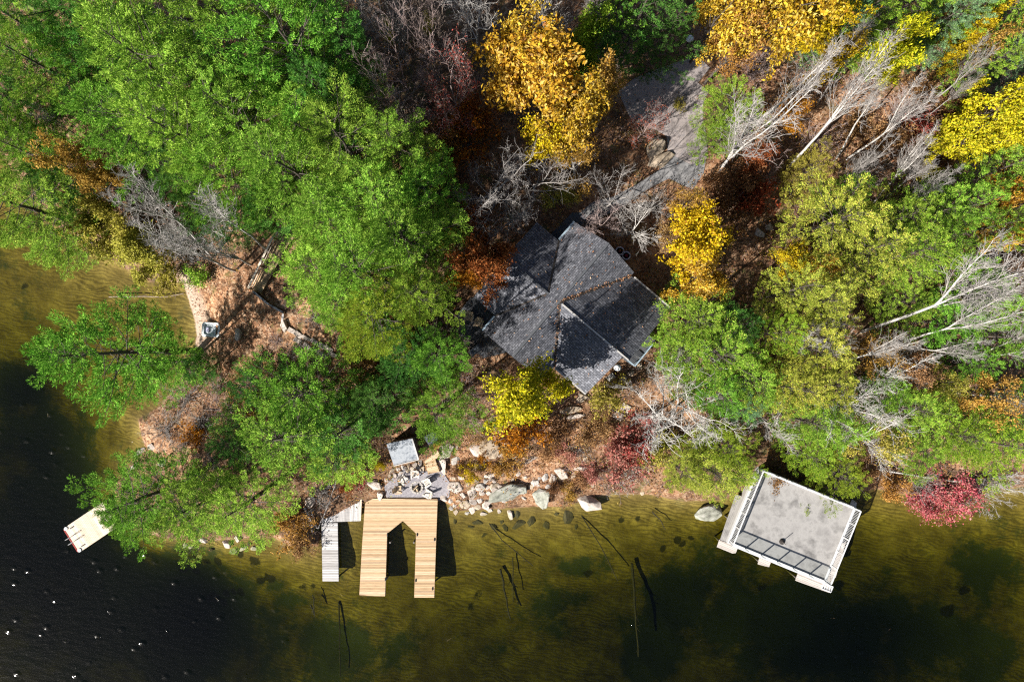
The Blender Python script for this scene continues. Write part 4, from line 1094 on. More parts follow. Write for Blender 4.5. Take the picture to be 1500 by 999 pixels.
mb = MB(); mb.add([Vector(v) for v in ((-.65, -.3, .1), (.65, -.3, .1), (.65, .3, .1), (-.65, .3, .1), (-.6, -.25, .85), (.6, -.25, .85), (.6, .25, .85), (-.6, .25, .85), (-.35, -.2, 1.1), (.35, -.2, 1.1), (.35, .2, 1.1), (-.35, .2, 1.1))],
    [(3, 2, 1, 0), (8, 9, 10, 11)] + [(a, (a + 1) % 4, 4 + (a + 1) % 4, 4 + a) for a in range(4)] + [(4 + a, 4 + (a + 1) % 4, 8 + (a + 1) % 4, 8 + a) for a in range(4)]); mb.build('cover', M['slate'], gr, .03)
for sx_ in (-.5, .5):
    for sy_ in (-.2, .2):
        mb = MB(); mb.tube([(sx_, sy_, 0), (sx_, sy_, .12)], [.05, .05], 8); mb.build('wheel', M['black_metal'], gr)

# small balcony at the right end of the wing
BZ2 = 5.6
bc = empty('balcony', (0, 0, 0), 0, 'dark balcony with blue-grey rail beside the right gable of the house', 'balcony')
bpoly = [W(*p, BZ2) for p in ((908, 524), (930, 537), (962, 500), (950, 490))]
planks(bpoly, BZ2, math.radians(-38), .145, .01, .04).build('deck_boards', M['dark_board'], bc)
mb = MB(); rail = [W3(*p, BZ2 + 1.0) for p in ((920, 528), (930, 536.5), (946, 517), (956, 504))]
for p, q in zip(rail[:-1], rail[1:]):
    mb.bar(p, q, .10, .05); 
    for k in range(int((q - p).length / .13)):
        a = p + (q - p).normalized() * (.06 + k * .13); mb.bar(a, a - Vector((0, 0, .98)), .03)
mb.build('railing', M['gutter_metal'], bc)
piles([W(*p, BZ2) for p in ((928, 533), (955, 503))], 2.0, BZ2 - .05, .09, M['dark_board'], bc, 'post')

def barrel(px, py, z, r, h, mat, label, name, inner=None):
    x, y = W(px, py, z + h); e = empty(name, (x, y, z), 0, label, name.replace('_', ' '))
    mb = MB(); mb.tube([(0, 0, 0), (0, 0, h * .5), (0, 0, h), (0, 0, h), (0, 0, h - .08)], [r * .78, r * .95, r, r * .72, r * .68], 22); mb.build('pot', mat, e, smooth=False)
    mb = MB()
    if inner: mb.tube([(0, 0, h - .10), (0, 0, h - .05), (0, 0, h + .02)], [r * .7, r * .69, r * .2], 16); mb.build('mulch', inner, e)
    return e
hz = ground_at(915, 370).z
barrel(917.5, 374.5, hz, .36, .8, M['blue_pot'], 'glazed round pot of red mulch beside the upper house corner', 'flower_pot', M['soil_red'])
barrel(908, 367.5, hz, .36, .8, M['blue_pot'], 'glazed round pot half hidden under bare twigs at the eave', 'flower_pot', M['soil_red'])
x, y = W(905.5, 538.5, 5.9)
e = empty('white_tank', (x, y, 5.0), 0, 'round white tank standing below the wing gable of the house', 'tank')
mb = MB(); mb.tube([(0, 0, 0), (0, 0, .75), (0, 0, .9), (0, 0, .98)], [.27, .27, .20, .05], 18); mb.build('tank_body', M['pale_plastic'], e, smooth=True)
mb = MB(); mb.tube([(0, 0, .96), (0, 0, 1.08)], [.07, .07], 10); mb.build('valve', M['white_trim'], e)
p = ground_at(893, 552)
e = empty('utility_box', p, .7, 'small white box near the olive shrub at the house corner', 'utility box')
mb = MB(); mb.box(-.3, .3, -.2, .2, 0, .7); mb.build('case', M['pale_plastic'], e, .02); mb = MB(); mb.box(-.34, .34, -.24, .24, .7, .75); mb.build('lid', M['white_trim'], e)
p = ground_at(1003.5, 69.5)
e = empty('lamp_post', p, 0, 'small pale globe lamp at the shaded upper edge of the driveway', 'lamp')
mb = MB(); mb.tube([(0, 0, 0), (0, 0, 1.3)], [.05, .04], 10); mb.build('post', M['black_metal'], e)
mb = MB(); mb.tube([(0, 0, 1.28 + .24 - .24 * math.cos(t * .314)) for t in range(1, 10)], [.30 * math.sin(t * .314) for t in range(1, 10)], 16); mb.build('globe', M['pale_plastic'], e, smooth=True)

# ------------------------------------------------------------------ shed, slate lean-to, wooden steps behind the patio
sh = empty('shed', (0, 0, 0), 0, 'small shed with weathered grey-blue roof above the patio', 'shed')
S = [W3(*p, z) for p, z in (((577, 682), 4.1), ((613, 673), 4.1), ((603.5, 642), 4.8), ((566, 650), 4.8))]
mb = MB(); mb.slab(S, .1); mb.build('roof', M['shed_roof'], sh)
mb = MB(); mb.bar(S[1] + Vector((0, 0, .04)), S[2] + Vector((0, 0, .04)), .12, .1); mb.bar(S[0] + Vector((0, 0, .04)), S[1] + Vector((0, 0, .04)), .08, .08); mb.build('roof_trim', M['grey_board'], sh)
ctr = (S[0] + S[1] + S[2] + S[3]) / 4
ins = [p.lerp(Vector((ctr.x, ctr.y, p.z)), .12) for p in S]
mb = MB()
for k in range(4):
    p, q = ins[k], ins[(k + 1) % 4]; d = (q - p).normalized() * .03; n_ = Vector((-d.y, d.x, 0)).normalized() * .05
    P_ = [p + d - n_, q - d - n_, q - d + n_, p + d + n_]
    mb.add([Vector((v.x, v.y, .2)) for v in P_] + [Vector((v.x, v.y, v.z - .1)) for v in P_], [(3, 2, 1, 0), (4, 5, 6, 7), (0, 1, 5, 4), (1, 2, 6, 5), (2, 3, 7, 6), (3, 0, 4, 7)])
mb.build('wall', M['old_timber'], sh)
lt = empty('lean_to', (0, 0, 0), 0, 'little dark slate roof half hidden by the small pine, right of the shed', 'lean-to')
S2 = [W3(*p, z) for p, z in (((630, 655), 3.9), ((643, 643), 3.9), ((636, 632), 4.3), ((620, 640), 4.3))]
mb = MB(); mb.slab(S2, .08); mb.build('roof', M['slate'], lt)
for k in range(4):
    c2 = S2[k].lerp((S2[0] + S2[2]) / 2, .15); mb = MB(); mb.tube([(c2.x, c2.y, 1.2), (c2.x, c2.y, c2.z - .1)], [.06, .06], 8); mb.build('post', M['old_timber'], lt)
st = empty('wooden_steps', (0, 0, 0), 0, 'two tan wooden landings stepping down to the gravel patio', 'steps')
l1 = [W(*p, 2.75) for p in ((622, 675), (640.5, 659), (645.5, 668), (637, 672.5), (622.5, 679))]
l2 = [W(*p, 2.3) for p in ((622, 677), (637, 671.5), (643.5, 690.5), (627.5, 694))]
planks(l1, 2.75, math.radians(42), .14, .01, .05).build('upper_landing', M['brown_board'] if False else M['cedar_board'], st)
planks(l2, 2.3, math.radians(14), .14, .01, .05).build('lower_landing', M['cedar_board'], st)
fascia(l2, 2.15, .22, .05, M['timber'], st); fascia(l1, 2.6, .22, .05, M['timber'], st)
piles([(x, y) for x, y in l2] , .6, 2.24, .06, M['timber'], st, 'post')

# ------------------------------------------------------------------ board wall and dark rail in the clearing, stone steps
def wall_run(name, top_px, zt, hgt, th, mat, label, cat, cap_mat, vertical=True):
    e = empty(name, (0, 0, 0), 0, label, cat); mb = MB(); cap = MB()
    P_ = [(W3(px, py, z), h) for (px, py), z, h in zip(top_px, zt, hgt)]
    for (p, h0), (q, h1) in zip(P_[:-1], P_[1:]):
        d = q - p; Lw = d.length; d.normalize(); n_ = Vector((-d.y, d.x, 0)).normalized() * th / 2
        k = 0.
        while k < Lw - .05:
            a = p + d * k; b2 = p + d * min(k + .15, Lw); ha = h0 + (h1 - h0) * k / Lw
            vs = [a - n_, b2 - n_, b2 + n_, a + n_]; lo = [Vector((v.x, v.y, v.z - ha)) for v in vs]
            mb.add(lo + vs, [(3, 2, 1, 0), (4, 5, 6, 7), (0, 1, 5, 4), (1, 2, 6, 5), (2, 3, 7, 6), (3, 0, 4, 7)]); k += .165
        cap.bar(p + Vector((0, 0, .04)), q + Vector((0, 0, .04)), .16, .07)
    mb.build('boards', mat, e); cap.build('cap_rail', cap_mat, e)
    for p, h in P_:
        ps = MB(); ps.bar(Vector((p.x, p.y, p.z - h - .3)), Vector((p.x, p.y, p.z)), .2); ps.build('post', M['timber'], e)
    return e
bwk = empty('boardwalk', (0, 0, 0), 0, 'sloping tan boardwalk with a pale left rail cutting through the leafy clearing', 'boardwalk')
def gz3(px, py, up): p = ground_at(px, py); return Vector((p.x, p.y, p.z + up))
LE = [gz3(372, 424, .35), gz3(388, 392, .45), gz3(408, 352, .5), gz3(425, 334, .5)]; RE = [gz3(384, 431, .35), gz3(401, 403, .45), gz3(422, 364, .5), gz3(440, 342, .5)]
mb = MB()
for (p0, p1), (q0, q1) in zip(zip(LE[:-1], LE[1:]), zip(RE[:-1], RE[1:])):
    n_ = max(2, int((p1 - p0).length / .16))
    for k in range(n_):
        a0, a1 = (k + .04) / n_, (k + .94) / n_
        vs = [p0.lerp(p1, a0), q0.lerp(q1, a0), q0.lerp(q1, a1), p0.lerp(p1, a1)]; lo = [v - Vector((0, 0, .05)) for v in vs]
        mb.add(lo + vs, [(3, 2, 1, 0), (4, 5, 6, 7), (0, 1, 5, 4), (1, 2, 6, 5), (2, 3, 7, 6), (3, 0, 4, 7)])
mb.build('deck_boards', M['brown_board'], bwk)
mb = MB()
for p, q in zip(LE[:-1], LE[1:]): mb.bar(p + Vector((0, 0, .95)), q + Vector((0, 0, .95)), .17, .07); mb.bar(p + Vector((0, 0, .3)), q + Vector((0, 0, .3)), .05, .12)
mb.build('rail', M['pale_board'], bwk)
for p in LE: mb = MB(); mb.bar(p - Vector((0, 0, .6)), p + Vector((0, 0, .93)), .12); mb.build('post', M['timber'], bwk)
for p in RE: mb = MB(); mb.bar(p - Vector((0, 0, .7)), p - Vector((0, 0, .06)), .12); mb.build('post', M['timber'], bwk)
wall_run('dark_fence', ((371, 427), (392, 445), (415, 458)), (3.6, 3.5, 3.4), (1.0, 1.0, .9), .06, M['dark_board'], 'low dark fence meeting the boardwalk foot at the beach clearing', 'fence', M['slate'])
wall_run('dark_fence', ((415, 459), (413, 475)), (3.2, 3.0), (.8, .8), .06, M['grey_board'], 'short grey rail ending at the head of the stone steps', 'fence', M['grey_board'])

# white tub-shaped float on the beach
p = ground_at(311, 483)
e = empty('beach_float', (p.x, p.y, p.z), math.radians(-4), 'small white rounded float lying on the leafy beach, dappled by the pine', 'float')
def rrect(w, h, r, n=5):
    o = []
    for cx_, cy_, a0 in ((w - r, h - r, 0), (-w + r, h - r, 90), (-w + r, -h + r, 180), (w - r, -h + r, 270)):
        for k in range(n + 1): t = math.radians(a0 + 90 * k / n); o.append((cx_ + r * math.cos(t), cy_ + r * math.sin(t)))
    return o
o1, o2, o3 = rrect(.80, .62, .26), rrect(.86, .68, .30), rrect(.62, .46, .16); n = len(o1)
mb = MB(); V_ = [(x, y, .0) for x, y in o1] + [(x, y, .22) for x, y in o2] + [(x, y, .34) for x, y in o1] + [(x, y, .30) for x, y in o3] + [(x, y, .16) for x, y in o3]
mb.add(V_, [(k + r * n, (k + 1) % n + r * n, (k + 1) % n + (r + 1) * n, k + (r + 1) * n) for r in range(4) for k in range(n)] + [tuple(range(n - 1, -1, -1)), tuple(range(4 * n, 5 * n))]); mb.build('hull', M['pale_plastic'], e, smooth=False)
for sx_ in (-.3, .3):
    mb = MB(); mb.box(sx_ - .16, sx_ + .16, -.24, .24, .16, .27); mb.build('seat', M['blue_pot'] if sx_ < 0 else M['pale_plastic'], e, .04)

# ------------------------------------------------------------------ rocks
def rock_mesh(seed, npts=13):
    """an angular block: hull of scattered points, edges slightly worn, faces roughened"""
    rg = random.Random(seed); bm = bmesh.new()
    for k in range(npts):
        v = Vector((rg.gauss(0, 1), rg.gauss(0, 1), rg.gauss(0, .7))).normalized() * rg.uniform(.85, 1.08)
        v.z = min(v.z, rg.uniform(.5, .75)); bm.verts.new(v)
    r = bmesh.ops.convex_hull(bm, input=bm.verts[:]); bmesh.ops.delete(bm, geom=[g for g in r['geom_interior'] if isinstance(g, bmesh.types.BMVert)], context='VERTS')
    bmesh.ops.dissolve_limit(bm, angle_limit=math.radians(14), verts=bm.verts[:], edges=bm.edges[:])
    bmesh.ops.bevel(bm, geom=bm.edges[:], offset=.055, segments=1, affect='EDGES', clamp_overlap=True)
    bmesh.ops.triangulate(bm, faces=bm.faces[:]); bmesh.ops.subdivide_edges(bm, edges=[e for e in bm.edges if e.calc_length() > .25], cuts=2, use_grid_fill=True)
    for v in bm.verts: v.co *= 1 + .05 * mnoise.noise(v.co * 3 + Vector((seed, 0, 0))) + .03 * mnoise.noise(v.co * 8 + Vector((0, seed, 0)))
    me = bpy.data.meshes.new('rock'); bm.to_mesh(me); bm.free(); me.materials.append(M['rock']); return me
ROCKS = [rock_mesh(200 + i, 11 + i % 5) for i in range(8)]
def rock(px, py, rx, ry, rot, mat, label, group=None, hgt=.7, sink=.25, idx=None, name='boulder', zoff=None):
    g_ = ground_at(px, py)
    s = (CAM_H - g_.z) / F
    z = g_.z if zoff is None else zoff
    r = (rx + ry) / 2 * s
    o = put(name, ROCKS[(idx if idx is not None else random.randrange(8))], None, M[mat])
    o.location = (g_.x, g_.y, z + r * hgt * (.7 - sink) - .05); o.scale = (rx * s * 1.04, ry * s * 1.04, r * hgt); o.rotation_euler = (random.uniform(-.12, .12), random.uniform(-.12, .12), math.radians(rot))
    return tag(o, label, 'rock', group)
ROCKROWS = '''
741,724,31,17,22,rock_lichen,largest grey-green slab boulder at the waterline right of the patio,0,.75
762,715,13,12,60,rock_lichen,lichen grey shoulder of stone leaning on the largest slab boulder,5,.9
795,727,18,17,20,rock_lichen,rounded grey boulder standing in the water beside the largest slab,1,.8
862,734,20,13,-25,rock_pale,pale flat-topped boulder alone at the water edge below the red shrub,2,.9
1036,749,22,14,10,rock_lichen,mottled oval boulder in the water left of the boathouse,3,.8
747,753,5,9,10,rock_pale,small white pointed stone poking out of the shallows below the slab,4,.7
666,715,13,12,0,rock_pale,broad pale stone at the right edge of the gravel patio,0,.6
649,680,9,14,15,rock_pale,upright pale stone beside the lower wooden landing,1,.7
652,660,15,11,30,rock_pale,pale flat stone at the top of the wooden steps,2,.6
717,656,17,19,20,rock_tan,wide tan outcrop of rock above the shore below the orange sapling,3,.5
699,660,10,13,40,rock_pale,pale stone joined to the left of the tan outcrop,4,.5
824,693,15,9,-15,rock_pale,pale two-toned rock in the leaf litter right of the shore boulders,5,.6
849,686,10,5,5,rock_pale,slim pale rock near the pink red shrub,6,.6
778,671,17,5,32,rock_pale,long narrow pale stone slab lying in red-brown litter,7,.5
548,711,13,9,-20,rock_pale,grey-white boulder left of the patio near the old dock landing,0,.9
558,725,7,8,0,rock_pale,pointed pale stone on the corner of the new dock,1,1.2
965,236,23,11,22,rock_tan,mossy tan rock edging the inner bend of the grey walk,2,.7
958,219,19,14,50,rock_tan,mossy tan boulder above the bend of the grey walk,3,.9
350,490,7,10,-20,rock,grey boulder casting a shadow on the leafy beach,4,1.3
418,478,8,10,0,rock_pale,pale stone block at the head of the stone steps,5,.9
853,582,10,11,40,rock_tan,tan stone block between the yellow maple and the olive shrub,6,.8
836,600,17,6,15,rock_tan,flat tan ledge below the yellow maple,7,.6
842,611,15,5,10,rock_pale,pale ledge stone with dead branches on it,0,.5
937,536,7,5,50,rock_tan,tan stone below the balcony rail, first of the three in the row nearest the trees,1,.9
923.5,546.5,6,5,30,rock_tan,round tan stone in the middle of the row of three under the balcony,2,.9
912,555,8,5,35,rock_tan,tan stone at the lower end of the row of three under the balcony,3,.9
333,796,8,7,0,rock_pale,white stone standing in the shallows below the lower left pine,4,1.1
349,788,6,6,0,rock_pale,small white stone at the pine edge right of the other white stone,5,1.1
298,791,7,6,0,rock_pale,pale stone just under the lower left pine bough at the shore,6,.9
206,661,11,5,38,rock_pale,white shelf of rock where the leafy point meets the water,7,.8
223,656,6,8,10,rock_pale,pale pink stone on the leafy point beside the white shelf,0,.8
240,677,11,5,38,rock_pale,tilted white stone on the leafy point above the lower left pine,1,.7
197,683,8,4,45,rock_pale,white stone lip at the water, left of the lower left pine,2,.7
455,735,8,9,-30,rock_pale,pale stone among dead brush left of the old dock landing,3,.8
720,695,14,4,18,rock_pale,long pale stone below the yellow sapling in the rocks,4,.7
1113,342,8,9,30,rock,brown-grey stone in the shaded gap right of the tall yellow tree,5,.7
1126,334,6,8,0,rock,upper brown-grey stone in the shaded gap beside the yellow-green cedars,6,.7
'''
for row in ROCKROWS.strip().split('\n'):
    a = row.split(','); lb = ','.join(a[6:-2])
    rock(float(a[0]), float(a[1]), float(a[2]), float(a[3]), float(a[4]), a[5], lb, 'rocks and boulders', float(a[-1]), idx=int(a[-2]))
SHORE_ST = [(691, 721, 8, 7), (704, 713, 8, 7), (681, 738, 10, 8), (692, 745, 8, 6), (711, 740, 9, 6), (703, 732, 5, 5), (724, 711, 5, 8), (693, 734, 6, 6), (651, 728, 7, 7), (661, 743, 5, 5), (668, 749, 6, 4), (708, 752, 4, 6),
            (717, 747, 5, 4), (715, 722, 5, 4), (686, 708, 5, 5), (679, 725, 6, 5), (697, 703, 6, 4), (712, 704, 5, 5), (672, 733, 5, 4), (721, 731, 6, 5), (706, 722, 5, 4), (676, 699, 5, 6), (665, 700, 6, 5), (731, 748, 5, 3), (660, 733, 5, 4), (684, 751, 4, 3), (700, 742, 6, 5), (714, 713, 4, 4)]
for k, (px, py, rx, ry) in enumerate(SHORE_ST):
    rock(px, py, rx, ry, random.uniform(0, 180), ('rock_pale', 'rock', 'rock_tan', 'rock_pale')[k % 4], 'rounded stone in the jumbled shore rocks between the gravel patio and the largest slab boulder', 'jumbled shore stones', .75, name='shore_stone')
rg = random.Random(5)
for k in range(46):
    px = rg.uniform(648, 775); py = rg.uniform(648, 742) - max(0, (px - 700)) * .12
    rx = rg.choice((3, 3.5, 4, 5, 6.5, 8)) * rg.uniform(.8, 1.2)
    rock(px, py, rx, rx * rg.uniform(.6, .95), rg.uniform(0, 180), ('rock_pale', 'rock_tan', 'rock_pale', 'rock')[k % 4], 'broken stone lying in the leaf litter of the rocky bank right of the patio', 'broken bank stones', .8, name='bank_stone', idx=k % 8)
for k in range(22):
    px = rg.uniform(780, 960); py = rg.uniform(650, 722)
    rx = rg.choice((2.5, 3, 4, 5)) * rg.uniform(.8, 1.2)
    rock(px, py, rx, rx * rg.uniform(.6, .95), rg.uniform(0, 180), ('rock_tan', 'rock', 'rock_pale')[k % 3], 'small brown stone half buried in the litter above the big water-edge boulders', 'stones in the litter bank', .7, name='shore_stone', idx=k % 8)
for k, (px, py, rx, ry) in enumerate([(798, 699, 7, 5), (810, 702, 7, 6), (785, 706, 8, 5), (779, 712, 6, 4), (803, 712, 5, 4), (840, 698, 6, 4), (874, 700, 5, 4), (905, 706, 6, 4), (925, 700, 6, 5), (916, 696, 5, 4)]):
    rock(px, py, rx, ry, random.uniform(0, 180), ('rock', 'rock_tan')[k % 2], 'small brown stone half buried in the litter above the big water-edge boulders', 'stones in the litter bank', .7, name='shore_stone')
for k, (px, py) in enumerate([(575, 690), (584, 687), (592, 684), (600, 682), (608, 679.5), (616, 678), (571, 696), (579, 695.5), (588, 692), (597, 688.5), (604, 686), (612, 684.5), (619, 686), (566, 703)]):
    rock(px, py, random.uniform(4, 6), random.uniform(3, 4.5), random.uniform(0, 180), ('rock_tan', 'rock_pale', 'rock')[k % 3], 'tan stone in the low dry wall between the shed and the patio', 'dry wall stones', 1.0, name='wall_stone')
for k, (px, py) in enumerate([(280, 800), (287, 807), (272, 797), (310, 803), (293, 815), (365, 796), (372, 803), (384, 800), (357, 803), (378, 792), (284, 820), (300, 823), (342, 806), (264, 806)]):
    rock(px, py, random.uniform(4, 7), random.uniform(3, 6), random.uniform(0, 180), ('rock', 'rock_wet')[k % 2], 'dark wet stone in the shallows along the lower left pine', 'wet shallows stones', .8, name='shore_stone')
for k, (px, py, rx) in enumerate([(700, 765, 9), (722, 770, 8), (740, 772, 7), (760, 768, 12), (778, 762, 10), (690, 770, 6), (800, 768, 9), (832, 756, 14), (710, 783, 6), (668, 762, 7), (735, 762, 6), (758, 752, 8), (815, 752, 6), (845, 770, 7)]):
    rock(px, py, rx, rx * .6, random.uniform(0, 180), 'rock_wet', 'brown sunken rock under the shallow water off the big boulders', 'sunken rocks', .45, sink=.45, name='sunken_rock')
# pale stone steps down from the clearing
STEP = [(428, 484), (438, 490), (449, 495), (461, 500), (472, 506), (482, 511), (488, 519), (437, 499), (450, 507), (463, 513), (474, 520)]
for k, (px, py) in enumerate(STEP):
    g_ = ground_at(px, py); mb = MB(); Mx = Matrix.Translation((g_.x, g_.y, g_.z)) @ Matrix.Rotation(math.radians(-30 + random.uniform(-6, 6)), 4, 'Z')
    w2, h2 = random.uniform(.34, .44), random.uniform(.16, .24)
    pts = [(-w2, -h2), (w2 * .9, -h2 * 1.1), (w2, h2 * .8), (-w2 * .9, h2)]
    vs = [Mx @ Vector((x, y, -.1)) for x, y in pts] + [Mx @ Vector((x * .96, y * .96, .16)) for x, y in pts]
    mb.add(vs, [(3, 2, 1, 0), (4, 5, 6, 7), (0, 1, 5, 4), (1, 2, 6, 5), (2, 3, 7, 6), (3, 0, 4, 7)])
    tag(mb.build('step_stone', M['rock_pale'], None, .03), 'pale flat tread of the stone steps beside the leafy clearing', 'step', 'stone steps of the clearing')
for k, (px, py, lb) in enumerate([(916, 597, 'pale square stepping stone near the olive shrub, the upper one of the two'), (905.5, 608.5, 'pale square stepping stone near the olive shrub, the lower one of the two')]):
    g_ = ground_at(px, py); mb = MB(); Mx = Matrix.Translation((g_.x, g_.y, g_.z)) @ Matrix.Rotation(math.radians(-25), 4, 'Z')
    pts = [(-.45, -.3), (.4, -.36), (.45, .3), (-.35, .36)]
    vs = [Mx @ Vector((x, y, -.1)) for x, y in pts] + [Mx @ Vector((x * .97, y * .97, .18)) for x, y in pts]
    mb.add(vs, [(3, 2, 1, 0), (4, 5, 6, 7), (0, 1, 5, 4), (1, 2, 6, 5), (2, 3, 7, 6), (3, 0, 4, 7)])
    tag(mb.build('step_stone', M['rock_pale'], None, .03), lb, 'step', 'stepping stones')

# ------------------------------------------------------------------ logs: sunken, drifted, cut
def log(pxs, r0, r1, mat, label, z=None, name='sunken_log', lift=.1, cat='log'):
    pts = []
    for px, py in pxs:
        g_ = ground_at(px, py)
        if z is not None: g_ = W3(px, py, z)
        pts.append(g_ + Vector((random.uniform(-.04, .04), random.uniform(-.04, .04), lift)))
    P = np.array([tuple(p) for p in pts]); n = 9; t = np.linspace(0, 1, n); s = np.linspace(0, 1, len(P))
    P = np.column_stack([np.interp(t, s, P[:, k]) for k in range(3)])
    rg = np.random.default_rng(int(pxs[0][0] * 7)); P[1:-1] += rg.normal(0, r0 * .35, (n - 2, 3)) * [1, 1, .3]
    paths = [(P, np.linspace(r0, r1, n), 8)]
    for k in range(6):
        q = P[rg.integers(2, n)]; d = rg.normal(0, 1, 3) * [1, 1, .3]; d /= np.linalg.norm(d)
        paths.append((np.array([q, q + d * r0 * 3, q + d * r0 * 5 + rg.normal(0, .1, 3) * [1, 1, .2]]), np.array([r1 * .6, r1 * .45, .01]), 4))
    o = put(name, tubes_mesh(name, paths), None, M[mat]); return tag(o, label, cat, 'logs')
log([(733, 833), (748, 905)], .11, .05, 'charred', 'dark sunken log right of the new dock, the thicker of the pair', -.9)
log([(751, 815), (752, 880)], .05, .03, 'charred', 'thin straight dark pole sunk parallel to the thicker log', -.8)
log([(716, 765), (735, 790), (780, 828)], .05, .03, 'charred', 'long thin sunken branch running out from the boulders', -.5)
log([(845, 745), (880, 800), (905, 850)], .05, .03, 'charred', 'thin sunken branch below the pale flat-topped boulder', -.6)
log([(925, 825), (931, 900), (935, 960)], .12, .07, 'charred', 'long dark sunken trunk in the middle of the lake floor', -1.3)
log([(497, 880), (499, 990)], .07, .04, 'charred', 'straight sunken pole below the old dock', -1.2)
log([(160, 435), (205, 434), (240, 436), (268, 431)], .05, .03, 'bark_brown', 'waterlogged branch lying across the shallow bay', -.02, 'drift_log')
log([(455, 885), (462, 900), (458, 870)], .07, .04, 'charred', 'short forked snag on the lake bed left of the old dock', -.6)
log([(955, 748), (966, 760), (975, 775)], .05, .02, 'charred', 'small forked branch in the shallows left of the mottled boulder', -.25)
log([(340, 565), (400, 600), (300, 600)], .07, .04, 'bark_brown', 'fallen grey branch on the leafy point', None, 'fallen_branch', .15, 'branch')
log([(447, 742), (455, 760), (459, 778)], .10, .08, 'bark_white', 'silver drift log left of the old dock', None, 'drift_log', .2)
log([(454, 738), (461, 756), (465, 772)], .08, .06, 'bark_silver', 'second thinner silver log beside the drift log', None, 'drift_log', .25)
log([(455, 722), (480, 740), (500, 722)], .06, .03, 'bark_grey', 'tangled grey branch over the old dock landing', None, 'fallen_branch', .6, 'branch')
log([(470, 770), (485, 735), (497, 700)], .05, .03, 'bark_grey', 'grey bough crossing the old dock landing', None, 'fallen_branch', .9, 'branch')
